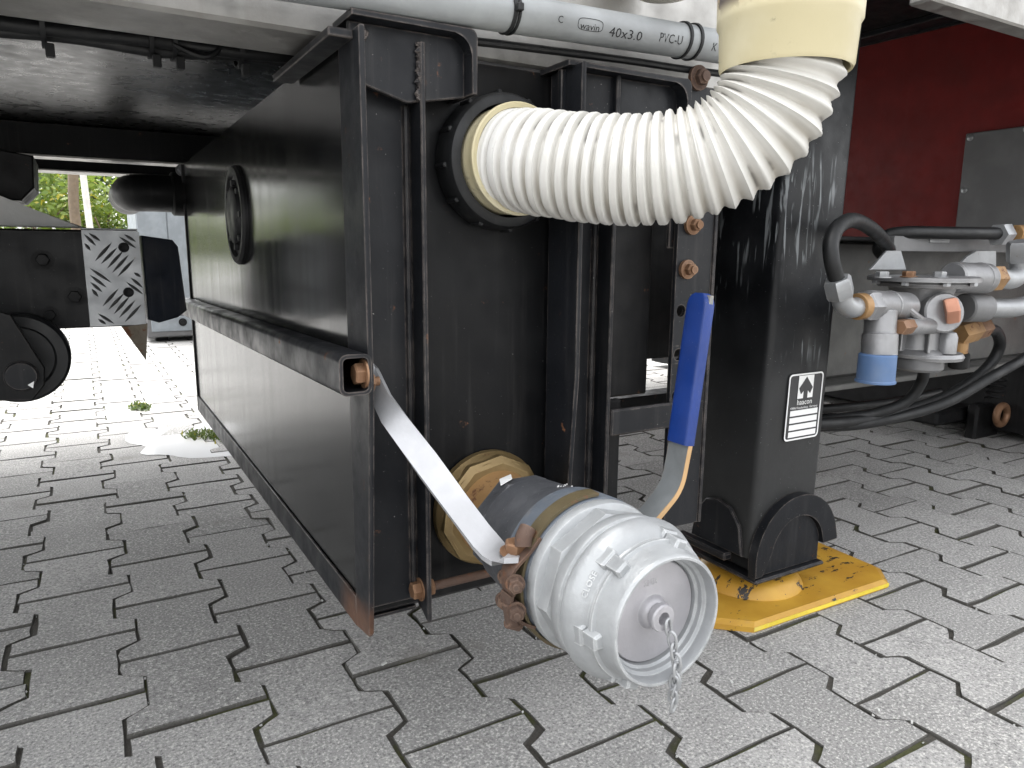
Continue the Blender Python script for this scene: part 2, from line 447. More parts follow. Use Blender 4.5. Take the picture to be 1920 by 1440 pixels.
for x, y, k in spots:
    m = Matrix.Translation((x+rnd.gauss(0, .0010), y+rnd.gauss(0, .0012), rnd.gauss(0, .0011))) @ Matrix.Rotation(rnd.gauss(0, .0035), 4, 'Z') \
        @ Matrix.Rotation(rnd.gauss(0, .0035), 4, 'X') @ Matrix.Rotation(rnd.gauss(0, .0035), 4, 'Y')
    if n_ind < 300 and size_in_view(x, y) > 0:
        o = bpy.data.objects.new('paver', rnd.choice(variants)); COL.objects.link(o)
        o.matrix_world = m @ Matrix.Rotation(math.pi*rnd.randint(0, 1), 4, 'Z'); o.parent = pav; n_ind += 1
    else:
        add_paver(rest, rnd, m)
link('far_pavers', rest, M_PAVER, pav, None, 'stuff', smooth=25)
apron = BM()
for x0, y0, x1, y1 in ((-60, 8.1, 60, 60), (-60, -60, 60, -1.1), (-60, -1.1, -2.6, 8.1), (6.8, -1.1, 60, 8.1)):
    apron.faces.new([apron.verts.new(p) for p in ((x0, y0, -.004), (x1, y0, -.004), (x1, y1, -.004), (x0, y1, -.004))])
link('yard', apron, painted('yard_concrete', (.30, .295, .285), .9, (.2, .2, .19), .4, 0), None, None, 'structure', smooth=0, recalc=False)

# loose grit lying in the joints
b = BM(); rr = random.Random(11)
for i in range(420):
    x, y = rr.uniform(-.3, 1.9), rr.uniform(.25, 2.2)
    xs = (x - .65*.0235)/(.65*.2378); kx = round(xs)
    if rr.random() < .8: x = .65*(.0235+.2378*kx) + rr.choice((-1, 1))*.015 + rr.gauss(0, .003)
    s = rr.uniform(.0008, .0022)
    vs = bmesh.ops.create_icosphere(b, subdivisions=1, radius=s)['verts']
    for v in vs: v.co = V((v.co.x*rr.uniform(.7, 1.6), v.co.y*rr.uniform(.7, 1.4), v.co.z*.7)) + V((x, y, -.004+rr.random()*.004))
link('grit', b, M_GREEN, None, None, 'stuff', smooth=0)
b = BM()
for i, (px, py, a) in enumerate([(720, 1244, .4), (1372, 1278, 1.1), (1418, 1168, .2), (1710, 1354, .5), (1648, 1332, .7)]):
    c = P(px, py, 2, .004); s = .006 if i == 0 else .004
    m = Matrix.Translation(c) @ Matrix.Rotation(a, 4, 'Z')
    vs = bmesh.ops.create_cube(b, size=1)['verts']
    for v in vs: v.co = m @ V((v.co.x*s*1.6, v.co.y*s*.7, v.co.z*.002))
link('gravel_chips', b, M_GREEN, None, None, 'stuff', smooth=0)

# whitish glossy puddle and weeds by the tank's far end
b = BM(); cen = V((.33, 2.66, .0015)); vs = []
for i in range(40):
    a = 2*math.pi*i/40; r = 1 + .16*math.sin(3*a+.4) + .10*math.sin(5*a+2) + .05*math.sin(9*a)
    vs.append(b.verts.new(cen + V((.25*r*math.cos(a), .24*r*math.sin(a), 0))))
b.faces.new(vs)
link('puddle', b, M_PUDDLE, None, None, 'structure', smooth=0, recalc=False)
b = BM(); rr = random.Random(5)
for i in range(420):
    cl = rr.choice(((.345, 2.68), (.40, 2.71), (.37, 2.60), (.30, 2.70), (.44, 2.66)))
    p = V((cl[0]+rr.gauss(0, .022), cl[1]+rr.gauss(0, .03), .002)); a = rr.uniform(0, 6.28); h = rr.uniform(.006, .020)
    w = V((math.cos(a), math.sin(a), 0))*.004; t = V((rr.gauss(0, .012), rr.gauss(0, .012), h))
    b.faces.new([b.verts.new(p-w), b.verts.new(p+w), b.verts.new(p+t+w*.5), b.verts.new(p+t-w*.2)])
for i in range(160):
    p = V((.16+rr.gauss(0, .015), 3.3+rr.gauss(0, .03), .002)); a = rr.uniform(0, 6.28)
    w = V((math.cos(a), math.sin(a), 0))*.006; t = V((rr.gauss(0, .01), rr.gauss(0, .01), rr.uniform(.005, .02)))
    b.faces.new([b.verts.new(p-w), b.verts.new(p+w), b.verts.new(p+t+w*.5), b.verts.new(p+t-w*.2)])
link('weeds', b, M_WEED, None, None, 'stuff', smooth=0, recalc=False)

# ------------------------------------------------------------------ trailer above
tr = thing('trailer', 'dark underside of a parked trailer with aluminium edge rail and red bulkhead', 'trailer', (0, 1.9, .9))
link('cargo_body', box(BM(), (-4.5, .86, 1.12), (.98, 3.25, 2.3), .02), M_BODY, tr)
link('cargo_body', box(BM(), (.982, .66, 1.345), (5.5, 3.25, 2.3), .02), M_BODY, tr)
link('floor_panel', box(BM(), (-4.5, .905, .965), (.98, 3.2, 1.0)), M_FLOOR, tr)
link('floor_panel', box(BM(), (.985, .66, 1.315), (5.5, 3.2, 1.34)), M_DARK, tr)
b = box(BM(), (-4.5, .80, .868), (.985, .90, 1.02), .004)
link('side_rail', b, M_ALU, tr)
# upper skirt of the body above the pipe
link('body_skirt', box(BM(), (-4.5, .79, 1.021), (.99, .90, 1.119), .004), M_DARK, tr)
link('crossbeam', box(BM(), (-4.5, 2.30, .884), (2.6, 2.38, .964), .003), M_BLACK, tr)
link('beam_flange', box(BM(), (-4.5, 2.285, .878), (.30, 2.36, .8835), .001), M_ALU, tr)
link('crossbeam', box(BM(), (-4.5, 3.0, .909), (2.6, 3.12, .964), .003), M_DARK, tr)
link('beam_flange', box(BM(), (-4.5, 2.985, .903), (2.6, 3.1, .9085), .001), M_ALU, tr)
link('chassis_beam', box(BM(), (.80, 1.46, .372), (1.55, 1.50, .964), .004), M_DARK, tr)
link('chassis_beam', box(BM(), (.62, 1.70, .30), (.985, 1.80, .964), .004), M_DARK, tr)
link('sky_blocker', box(BM(), (2.80, .62, .03), (5.5, 3.2, .995), .004), M_DARK, tr)  # added box, no known trailer part; blocks sky light from the right
link('lower_rail', box(BM(), (1.6, 2.2, .004), (2.5, 2.3, .084), .004), M_DARK, tr)
link('inner_stanchion', box(BM(), (.66, 1.02, .40), (.72, 1.06, .964), .003), M_DARK, tr)
# red bulkhead on the right with beam above
link('bulkhead', box(BM(), (2.2, .66, .40), (2.24, 3.2, 1.30)), M_RED, tr)
link('soffit_beam', box(BM(), (2.12, .80, 1.297), (2.24, 3.2, 1.314), .002), M_FRAME, tr)
b = BM(); prism(b, [P(1640, 24, 0, 2.19), P(1605, 90, 0, 2.19), P(1855, 32, 0, 2.19), P(1742, -6, 0, 2.19)], (.005, 0, 0))
link('gusset', b, M_FRAME, tr)
link('edge_rail', box(BM(), (1.056, .655, 1.0), (5.5, .69, 1.11), .003), M_ALU, tr)
link('edge_skirt', box(BM(), (1.06, .66, 1.111), (5.5, .69, 1.344), .003), M_DARK, tr)
# riveted grey plate on the bulkhead
q = [P(1815, 250, 0, 2.19), P(1795, 436, 0, 2.19)]
link('cover_plate', box(BM(), (2.188, .70, .60), (2.1985, 1.2165, .986), .002), M_GREYPLATE, tr)
for (py, pz) in ((1.203, .973), (1.203, .83), (1.06, .978), (1.203, .70), (.90, .975)):
    b = lathe(BM(), (2.1878, py, pz), (-1, 0, 0), [(0, .009), (.003, .0075), (.005, .003)], 14)
    link('rivet', b, M_GALV, tr)
# dark grey longitudinal beam on the right
bm_ = thing('frame_beam', 'grimy grey frame beam running behind the cast air valve', 'beam', (1.9, 1.0, .36))
link('web', box(BM(), (1.30, .99, .385), (2.185, 1.06, .675), .006), M_GREYBEAM, bm_)
link('flange', box(BM(), (1.24, .935, .372), (2.185, 1.07, .3845), .002), M_GREYBEAM, bm_)
link('flange', box(BM(), (1.28, .945, .6755), (2.185, 1.07, .684), .002), M_DARK, bm_)
# off-white lamp housing at the top
b = lathe(BM(), (.640, .735, .955), (0, 0, 1), [(0, .02), (.003, .034), (.012, .046), (.03, .05), (.06, .05)], 40)
o = link('work_lamp', b, M_WHITE); tag(o, 'off white round lamp housing at the top edge above the grey pipe', 'lamp')

# ------------------------------------------------------------------ tank
XL = .247
tk = thing('storage_tank', 'black steel storage tank hung below the trailer on channel posts', 'tank', (.42, 1.45, .21))
link('shell', box(BM(), (.2535, .795, .2115), (.585, 2.150, .8670), .004), M_BLACK, tk)
link('side_panel', box(BM(), (.2505, .775, .520), (.2534, 2.140, .8660), .001), M_SIDE, tk, 'upper side panel')
link('side_panel', box(BM(), (.2505, .775, .248), (.2534, 2.140, .517), .001), M_SIDE, tk, 'lower side panel')
# bottom angle along the side, with cut tip at the near post
b = prism(BM(), [(XL, .7852, .2085), (XL, 2.152, .2035), (XL, 2.152, .2465), (XL, .7852, .2465)], (.0032, 0, 0), .0006)
box(b, (.2506, .80, .2035), (.33, 2.152, .2075))
link('bottom_rail', b, M_FRAME, tk)
link('edge_strip', box(BM(), (XL-.001, 2.150, .206), (.33, 2.158, .866), .001), M_FRAME, tk)
# channel ledge along the side: square tube with open end
def rrect(x0, x1, z0, z1, r, y, n=4):
    out = []
    for cx, cz, a0 in ((x1-r, z1-r, 0), (x0+r, z1-r, 90), (x0+r, z0+r, 180), (x1-r, z0+r, 270)):
        for i in range(n+1):
            a = R(a0+90*i/n); out.append((cx+r*math.cos(a), y, cz+r*math.sin(a)))
    return out
b = plate_loop(BM(), rrect(.2125, .2465, .504, .5465, .008, .705), rrect(.2165, .2425, .508, .5425, .005, .705), (0, 1.445, 0))
for v_ in b.verts: v_.co.z -= (v_.co.y-.705)*.0195
link('ledge_channel', b, M_FRAME, tk)
# posts (U channels open to the front) with their brackets
def post(x0, x1, zt, zb):
    b = box(BM(), (x0+.0062, .778, zb+.018), (x1-.0062, .7845, zt), .001)
    b2 = prism(BM(), [(x0, .739, .2195), (x0, .743, .2150), (x0, .7845, .2088), (x0, .7845, zt), (x0, .7185, zt), (x0, .7185, .50)], (.006, 0, 0), .0012)
    b3 = prism(BM(), [(x1-.006, .744, zb), (x1-.006, .7845, zb+.02), (x1-.006, .7845, zt), (x1-.006, .744, zt)], (.006, 0, 0), .0012)
    f = cyl(BM(), (x0+.010, .7755, zb+.02), (x0+.010, .7755, zt-.06), .004, n=10)
    f2 = cyl(BM(), (x1-.010, .7755, zb+.02), (x1-.010, .7755, zt-.06), .004, n=10)
    for q in (b2, b3, f, f2):
        me = bpy.data.meshes.new('t'); q.to_mesh(me); q.free(); b.from_mesh(me); bpy.data.meshes.remove(me)
    return link('channel_post', b, M_FRAME, tk)
post(XL, .327, .862, .212)
post(.509, .585, .862, .215)
def bracket(x0, x1, xl, zt, zb, flip=False):
    b = prism(BM(), [(x0+.003, .752, zt-.0065), (x0+.003, .752, zb+.005), (xl-.018, .752, zb-.012), (x1-.006, .752, zb), (x1-.006, .752, zt-.0065)], (0, .008, 0), .001)
    bk = link('bracket', b, M_FRAME, tk)
    # top plate and turned-down lip with a rounded inner corner
    n = 8; out = []; inn = []
    r0 = .020; t = .0065
    path = [(x0, zt)] + [(x1-r0*.4+r0*.4*math.sin(R(90*i/n)), zt-r0*.4+r0*.4*math.cos(R(90*i/n))) for i in range(n+1)] + [(x1, zb+.001)]
    pin = [(x0, zt-t)] + [(x1-t-r0+r0*math.sin(R(90*i/n)), zt-t-r0+r0*math.cos(R(90*i/n))) for i in range(n+1)] + [(x1-t, zb+.001)]
    b = prism(BM(), [(p[0], .733, p[1]) for p in path] + [(p[0], .733, p[1]) for p in reversed(pin)], (0, .062, 0), .0008)
    link('bracket_lip', b, M_FRAME, tk)
bracket(XL-.002, .3825, .327, .8800, .8135)
bracket(.500, .690, .585, .866, .790)
b = box(BM(), (.222, .735, .852), (.247, .97, .8605), .001)
link('overhang_strip', b, M_FRAME, tk)
b = BM()
rr = random.Random(2)
for i in range(26):      # weld bead around the bracket foot
    t = i/25
    p = V((.262+.0*t, .7485, .862-.02*t)) if i < 5 else V((.322, .7485, .860-.055*((i-5)/20)))
    vs = bmesh.ops.create_icosphere(b, subdivisions=1, radius=.0042*rr.uniform(.7, 1.3))['verts']
    for v in vs: v.co += p + V((rr.gauss(0, .0015), 0, 0))
link('weld_bead', b, M_FRAME, tk, None, 'stuff')
# cross bar and hanger to the right of the tank
link('cross_bar', box(BM(), (.586, .742, .409), (.694, .750, .4445), .002), M_FRAME, tk)
link('hanger', box(BM(), (.617, .79, .215), (.640, .802, .446), .002), M_DARK, tk)
link('rear_plate', box(BM(), (.590, .800, .4475), (.694, .806, .866), .002), M_DARK, tk)
# round screw lid on the side
b = lathe(BM(), (.2503, 1.405, .708), (-1, 0, 0), [(0, .087), (.005, .087), (.0095, .083), (.0095, .074), (.003, .070), (.003, .052), (.011, .049), (.0135, .043), (.0135, .001)], 48)
ld = link('screw_lid', b, M_RUBBER, tk)
b = BM()
for i in range(8):
    a = 2*math.pi*i/8; c = V((.2435, 1.405+.056*math.cos(a), .708+.056*math.sin(a)))
    box(b, c-V((.004, .005, .005)), c+V((.0036, .005, .005)), .001)
link('lid_rib', b, M_RUBBER, ld, None, 'stuff')
# bolts
link('bolt', bolt(BM(), (.2425, .716, .5245), (-1, 0, 0), .0115, .010), M_RUSTBOLT, tk)
link('bolt', bolt(BM(), (.3215, .765, .2465), (-1, 0, 0), .0105, .010), M_RUSTBOLT, tk)
link('bolt', bolt(BM(), (.3270, .765, .2465), (1, 0, 0), .0105, .009), M_RUSTBOLT, tk)
link('tie_rod', cyl(BM(), (.335, .765, .2465), (.58, .765, .2465), .0055, n=14), M_RUST, tk)

# ------------------------------------------------------------------ elbow pipe out of the far end
el = thing('elbow_pipe', 'glossy black elbow pipe with clamp at the far end of the tank', 'pipe', (.15, 2.2, .79))
ce = V((.16, 2.2, .792))
pts = [V((.30, 2.2, .792))] + [V((.20, 2.2, .792))] + [V((.185-.055*math.sin(R(a)), 2.255-.055*math.cos(R(a)), .792)) for a in range(0, 91, 10)] + [V((.130, 2.45, .792))]
link('bend', tube(BM(), pts, .048, 28), M_RUBBER, el)
b = lathe(BM(), (.222, 2.2, .792), (1, 0, 0), [(0, .052), (.004, .057), (.055, .057), (.06, .052)], 32)
link('pipe_clamp', b, M_DARK, el)
b = bolt(BM(), (.25, 2.17, .852), (0, -1, .2), .012, .012); link('bolt', b, M_GALV, el)

# ------------------------------------------------------------------ grey pressure pipe along the edge, with cable ties and print
pp = thing('plastic_pipe', 'grey plastic pressure pipe strapped along the trailer edge with printed lettering', 'pipe', (.45, .74, .9))
ya, za = .74, .8920
def pz(x): return za + .0287*x
a0, a1 = V((-.5, ya, pz(-.5))), V((.80, ya, pz(.80)))
link('tube', cyl(BM(), a0, a1, .020, n=40), M_PVC, pp)
def tie(x, w=.0045, buckle=True):
    b = plate_loop(BM(), [(x, ya+.0222*math.cos(t), pz(x)+.0222*math.sin(t)) for t in [2*math.pi*i/32 for i in range(32)]],
                   [(x, ya+.0203*math.cos(t), pz(x)+.0203*math.sin(t)) for t in [2*math.pi*i/32 for i in range(32)]], (w, 0, w*.2))
    if buckle: box(b, (x+.001, ya-.0285, pz(x)-.004), (x+.008, ya-.0205, pz(x)+.004), .001)
    return link('cable_tie', b, M_RUBBER, pp)
tie(P(962, 40, 1, .722).x); tie(P(968, 40, 1, .722).x+.002, .003, False)
tie(P(1292, 80, 1, .722).x, .004, False); tie(P(1312, 80, 1, .722).x, .004, False)
def pipe_text(txt, px, py, size, mat=M_INK, name='lettering', wid=None):
    b = text_mesh(txt, size)
    lo, hi = width_of(b)
    k = 1 if wid is None else wid/(hi-lo)
    p = P(px, py, 1, ya-.0190)
    n = sum(v.co.y for v in b.verts)/len(b.verts)
    f0 = math.asin(max(-.98, min(.98, (p.z-pz(p.x))/.0202)))
    for v in b.verts:
        x = p.x + (v.co.x-lo)*k; f = f0 + v.co.y/.0202
        v.co = V((x, ya-.0204*math.cos(f), pz(x)+.0204*math.sin(f)))
    return link(name, b, mat, pp, smooth=0, recalc=False)
pipe_text('wavin', 1088, 53, .0105, wid=.0265)
pipe_text('40x3.0', 1143, 66, .0145, wid=.0485)
pipe_text('PVC-U', 1237, 77, .0145, wid=.036)
pipe_text('K', 1336, 94, .0135)
pipe_text('C', 1046, 42, .0105)
# oval frame round the maker's word
b = BM(); pc = P(1107, 47, 1, ya-.019); oo = []; ii = []
f0 = math.asin(max(-1, min(1, (pc.z-pz(pc.x))/.0202)))
for i in range(36):
    t = 2*math.pi*i/36
    def sq(a, p=.55): return math.copysign(abs(a)**p, a)
    for lst, sx, sy in ((oo, .0175, .0066), (ii, .0168, .0059)):
        x = pc.x + sx*sq(math.cos(t)); f = f0 + sy*sq(math.sin(t))/.0202
        lst.append((x, ya-.0204*math.cos(f), pz(x)+.0204*math.sin(f)))
A = [b.verts.new(p) for p in oo]; B = [b.verts.new(p) for p in ii]; bridge(b, A, B)
link('emblem_outline', b, M_INK, pp, smooth=0, recalc=False)
# thin black conduit under the pipe
o = link('cable', tube(BM(), smoothpath([(.39, .762, .876), (.45, .758, .8775), (.6, .756, .882), (.7, .757, .884), (.8, .758, .888)]), .0045, 10), M_RUBBER)
tag(o, 'thin black cable running tight under the grey plastic pipe', 'cable')

# ------------------------------------------------------------------ bundle of cables on the left
cb = thing('cable_bundle', 'bundle of dusty black cables tied together under the trailer floor at left', 'cables', (.1, 1.0, .89))
rr = random.Random(9)
def bz(x): return .8862 + .098*(x+.055) 
for i, (dy, dz, r) in enumerate(((0, .012, .010), (.016, .0, .009), (-.010, -.008, .0085), (.004, -.016, .0075), (.02, .02, .008), (-.012, .016, .006))):
    pts = [(x, 1.0+dy+rr.gauss(0, .002), bz(x)*.25+.75*.893+dz+rr.gauss(0, .0025)) for x in (-1.2, -.8, -.5, -.3, -.15, 0, .1, .2, .32, .5, .8, 1.2)]
    link('cable', tube(BM(), smoothpath(pts, 5), r, 12), M_RUBBER, cb)
for x in (-.018, .088, .113, .187, -.2):
    zc = bz(x)*.25+.75*.893+.002
    n = 20; o_ = [(x, 1.004+.031*math.cos(6.2832*i/n), zc+.0285*math.sin(6.2832*i/n)) for i in range(n)]
    i_ = [(x, 1.004+.029*math.cos(6.2832*i/n), zc+.0265*math.sin(6.2832*i/n)) for i in range(n)]
    b = plate_loop(BM(), o_, i_, (.005, 0, 0)); box(b, (x+.003, .985, zc-.040), (x+.012, .995, zc-.026), .001)
    link('cable_tie', b, M_RUBBER, cb)
link('cable', tube(BM(), smoothpath([P(325, 83, 1, .98), P(360, 100, 1, .98), P(385, 106, 1, .98), P(405, 98, 1, .98), P(412, 88, 1, .98)]), .0035, 8), M_RUBBER, cb)

# ------------------------------------------------------------------ white ribbed hose
def bez(t, c):
    a, b_, c_, d = c; s = 1-t
    return a*s**3 + b_*(3*s*s*t) + c_*(3*s*t*t) + d*t**3
HC = [V((.437, .745, .7505)), V((.445, .664, .745)), V((.597, .532, .684)), V((.604, .515, .833))]
hz = thing('drain_hose', 'thick white ribbed hose curving up from the tank to a cream socket', 'hose', HC[0])
samples = [bez(i/600, HC) for i in range(601)]
acc = [0]
for p, q in zip(samples, samples[1:]): acc.append(acc[-1] + (q-p).length)
LEN = acc[-1]
def at(s):
    s = max(0, min(LEN, s)); lo, hi = 0, 600
    while hi-lo > 1:
        m = (lo+hi)//2
        if acc[m] <= s: lo = m
        else: hi = m
    f = (s-acc[lo])/max(1e-9, acc[hi]-acc[lo]); return samples[lo].lerp(samples[hi], f)
NR, PER, NS = 26, 14, 64
b = BM(); val = b.verts.layers.float.new('valley'); rings = []; rr = random.Random(4)
t = (at(.002)-at(0)).normalized(); u, v, _ = frame_of(t)
jit = [rr.uniform(-.13, .13) for _ in range(NR+2)]
for i in range(NR*PER+1):
    s = i/(NR*PER); ph = s*NR; k = int(ph); fr = ph-k
    pos = (k + fr + jit[k]*(1-fr) + jit[k+1]*fr)/NR if 0 < k < NR-1 else s
    c = at(pos*LEN); t2 = (at(pos*LEN+.001)-at(pos*LEN-.001)).normalized()
    qd = t.rotation_difference(t2); u = qd @ u; v = qd @ v; t = t2
    # rounded crest, sharp valley on the near side
    sh = max(0, min(1, (s-.50)/.2)); sm = lambda x: (lambda y: y*y*(3-2*y))(max(0, min(1, x)))
    pr = sm(fr/.16)*(1-sm((fr-.66)/.16)); pr *= .9+.1*math.sin(math.pi*min(1, fr/.82))
    ps = max(0, 1-abs(2*fr-.9))**1.25 if fr < .95 else 0
    prof = (1-sh)*pr + sh*ps
    r = .0508 + (.0060+.0006*sh)*prof
    rg = []
    wob = rr.gauss(0, .0002)
    for j in range(NS):
        a = 2*math.pi*j/NS
        w = .0004*math.sin(2*a+k*1.7) + .0003*math.sin(5*a + k*2.3)
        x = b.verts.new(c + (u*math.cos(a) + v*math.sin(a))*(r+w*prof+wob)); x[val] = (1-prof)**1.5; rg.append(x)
    rings.append(rg)
for a, c in zip(rings, rings[1:]): bridge(b, a, c)
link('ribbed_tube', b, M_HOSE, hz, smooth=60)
# collar at the tank
b = lathe(BM(), V((.4365, .772, .7515)), (.02, -1, 0), [(0, .0600), (.022, .0600), (.031, .0605), (.034, .0620), (.0375, .0620), (.039, .0605), (.038, .0555), (.01, .0545)], 56, False, False)
link('collar', b, M_CREAM, hz)
# socket at the top
b = lathe(BM(), V((.604, .515, .823)), (0.0, 0, 1), [(.012, .0570), (0, .0580), (-.001, .0605), (.003, .0622), (.038, .0640), (.042, .0665), (.047, .0665), (.110, .0680), (.14, .066)], 64, False, True)
link('socket', b, M_CREAM, hz)
# black union nut on the tank
un = thing('union_nut', 'large black ribbed union nut on the tank behind the hose', 'pipe fitting', (.4365, .785, .751))
b = lathe(BM(), V((.4365, .794, .7515)), (0, -1, 0), [(0, .074), (.003, .0775), (.030, .0765), (.036, .0735), (.0385, .069), (.039, .0635), (.02, .0625)], 64, True, False)
link('nut_ring', b, M_RUBBER, un)
for i in range(12):
    a = 2*math.pi*i/12+.1; c = V((.4365+.0772*math.cos(a), .776, .7515+.0772*math.sin(a)))
    b = cyl(BM(), c+V((0, .014, 0)), c-V((0, .010, 0)), .0032, n=8, bev=.001); link('grip_rib', b, M_RUBBER, un)

# ------------------------------------------------------------------ ball valve
AX, AZ = .425, .326
def along(y): return V((AX, y, AZ))
MY = V((0, -1, 0))
bv = thing('ball_valve', 'grey ball valve with brass nut and blue lever at the foot of the tank', 'valve', (AX, .70, AZ))
b = lathe(BM(), along(.794), MY, [(0, .070), (.003, .0745), (.012, .0745), (.017, .071), (.030, .066), (.030, .0545)], 64)
link('brass_collar', b, M_BRASS, bv)
b = lathe(BM(), along(.779), MY, [(0, .0700), (.004, .0725), (.0125, .0725), (.018, .064)], 10, ph=.2)
link('brass_nut', b, M_BRASS, bv)
b = lathe(BM(), along(.766), MY, [(0, .056), (.012, .053), (.045, .050), (.080, .051)], 48)
link('neck', b, M_ORANGE, bv)
b = lathe(BM(), along(.716), MY, [(0, .058), (.003, .064), (.026, .066), (.030, .062)], 8, ph=.39)
link('hexagon_end', b, M_GREYBODY, bv)
b = lathe(BM(), along(.690), MY, [(0, .060), (.004, .066), (.030, .0685), (.055, .0715), (.072, .0745), (.080, .0755)], 64)
bd = link('body', b, M_GREYBODY, bv)
b = lathe(BM(), along(.6120), MY, [(0, .0745), (.003, .0775), (.044, .0800), (.0475, .0785), (.049, .077)], 64)
link('flange', b, M_BLUEGREY, bv)
# white sticker on the octagon end, printed mark on the body
a = R(128)
def onbody(y, r, ang): return V((AX+r*math.cos(ang), y, AZ+r*math.sin(ang)))
b = BM(); q = [onbody(.712, .0655, R(112)), onbody(.712, .0650, R(98)), onbody(.697, .0665, R(104)), onbody(.697, .0665, R(118))]
n = (q[0]-along(.70)).normalized()
prism(b, [p+n*.0005 for p in q], n*.0008); link('sticker', b, M_LABELWHITE, bv)
b = BM(); rr = random.Random(8)
for i in range(12):
    y0 = .632+rr.uniform(-.005, .006); an = R(80+rr.uniform(-9, 9)); c = onbody(y0, .0745, an); 
    prism(b, [onbody(y0, .0722, an), onbody(y0-.002, .0725, an+.03), onbody(y0-.0035, .0728, an+.028), onbody(y0-.0012, .0724, an-.005)], c-along(y0)-(c-along(y0))*.985)
link('paint_marks', b, M_LABELWHITE, bv, None, 'stuff')
# stem boss and lever
stem = V((.520, .620, .352))
b = cyl(BM(), (AX+.05, .622, .335), (.532, .622, .340), .014, n=24, bev=.003); link('stem', b, M_GREYBODY, bv)
def rnd_corner(p0, p1, p2, r, n=5):
    a = p1 + (p0-p1).normalized()*r; c = p1 + (p2-p1).normalized()*r
    return [a*(1-t)**2 + p1*2*(1-t)*t + c*t*t for t in [i/n for i in range(n+1)]]
l0, l1, l2, l3 = V((.528, .334)), V((.580, .378)), V((.590, .432)), V((.611, .602))
line = [l0] + rnd_corner(l0, l1, l2, .018) + [l2, l3]
YF, YB = .600, .632
lv = thing('temp', '', '', (0, 0, 0)) if False else None
b = prism(BM(), [(p.x, YF, p.y) for p in barline(line, .0065)], (0, YB-YF, 0), .0008)
lever = link('lever', b, M_LEVER, bv)
b = prism(BM(), [(p.x, YF-.0006, p.y) for p in barline(line[:-1]+[V((.5925, .45))], .0062)], (0, .0012, 0))
link('lever_edge', b, M_LEVEREDGE, lever, 'orange rusted edge')
# vinyl grip: rounded bar
g0, g1 = V((.5895, .430)), V((.611, .604)); gd = (g1-g0).normalized(); gn = V((-gd.y, gd.x))
b = BM(); yc = (YF+YB)/2; rings = []
H = (g1-g0).length
for s, k in ((0, 1.), (H-.018, .98), (H-.012, .95), (H-.007, .86), (H-.003, .7), (H, .42)):
    c = g0+gd*s; w = .0170*k; th = .0078*(.55+.45*k); rg = []
    for i in range(20):
        a = 2*math.pi*i/20; ca = math.copysign(abs(math.cos(a))**.35, math.cos(a)); sa = math.copysign(abs(math.sin(a))**.35, math.sin(a))
        q = c + gn*th*sa; rg.append(b.verts.new((q.x, yc+w*ca, q.y)))
    rings.append(rg)
for a, c in zip(rings, rings[1:]): bridge(b, a, c)
b.faces.new(rings[0]); b.faces.new(rings[-1])
link('grip', b, M_BLUEGRIP, lever, 'blue vinyl grip', smooth=40)
link('stem_bolt', bolt(BM(), (.548, .614, .3535), (.55, 0, -.6), .010, .008), M_RUSTBOLT, bv)

# ------------------------------------------------------------------ coupling
cp = thing('hose_coupling', 'white coated alloy hose coupling with lugs on the front of the grey valve', 'coupling', (AX, .53, AZ))
b = lathe(BM(), along(.5625), MY, [(0, .074), (.001, .0785), (.0045, .0795), (.010, .0795), (.0135, .078), (.019, .068)], 72, True, True)
link('base_ring', b, M_WHITECAST, cp)
b = lathe(BM(), along(.548), MY, [(0, .0765), (.003, .0775), (.018, .0765), (.024, .069)], 8, ph=.12)
link('hexagon', b, M_WHITECAST, cp)
b = lathe(BM(), along(.5270), MY, [(0, .069), (.0025, .0752), (.005, .0768), (.0145, .0775), (.0165, .0768), (.018, .0748), (.021, .0748), (.0232, .0775), (.027, .0800), (.030, .0800), (.034, .0785), (.043, .0742), (.0465, .0705), (.049, .067), (.054, .0650)], 80, True, False)
link('collar', b, M_WHITECAST, cp)
b = lathe(BM(), along(.4755), MY, [(0, .0665), (.004, .0655), (.016, .0635), (.024, .0620), (.0265, .0615), (.0285, .0600), (.0285, .0580), (.026, .0570), (.017, .0562), (.0145, .0535), (.010, .0527), (.0085, .0505), (.003, .0500), (-.004, .048)], 80, False, False)
link('front_ring', b, M_WHITECAST, cp)
for i, an in enumerate((128, 188, 248, 308, 8, 68)):
    a = R(an); u_ = V((math.cos(a), 0, math.sin(a))); t_ = V((-math.sin(a), 0, math.cos(a)))
    b = BM()
    def q(y, r, w): return along(y)+u_*r+t_*w
    prism(b, [q(.492, .062, -.012), q(.492, .0760, -.009), q(.492, .0760, .009), q(.492, .062, .012)], V((0, -.014, 0))-u_*.002, .002)
    prism(b, [q(.479, .060, -.0085), q(.479, .0725, -.0065), q(.479, .0725, .0065), q(.479, .060, .0085)], V((0, -.018, 0))-u_*.001, .002)
    link('lug', b, M_WHITECAST, cp)
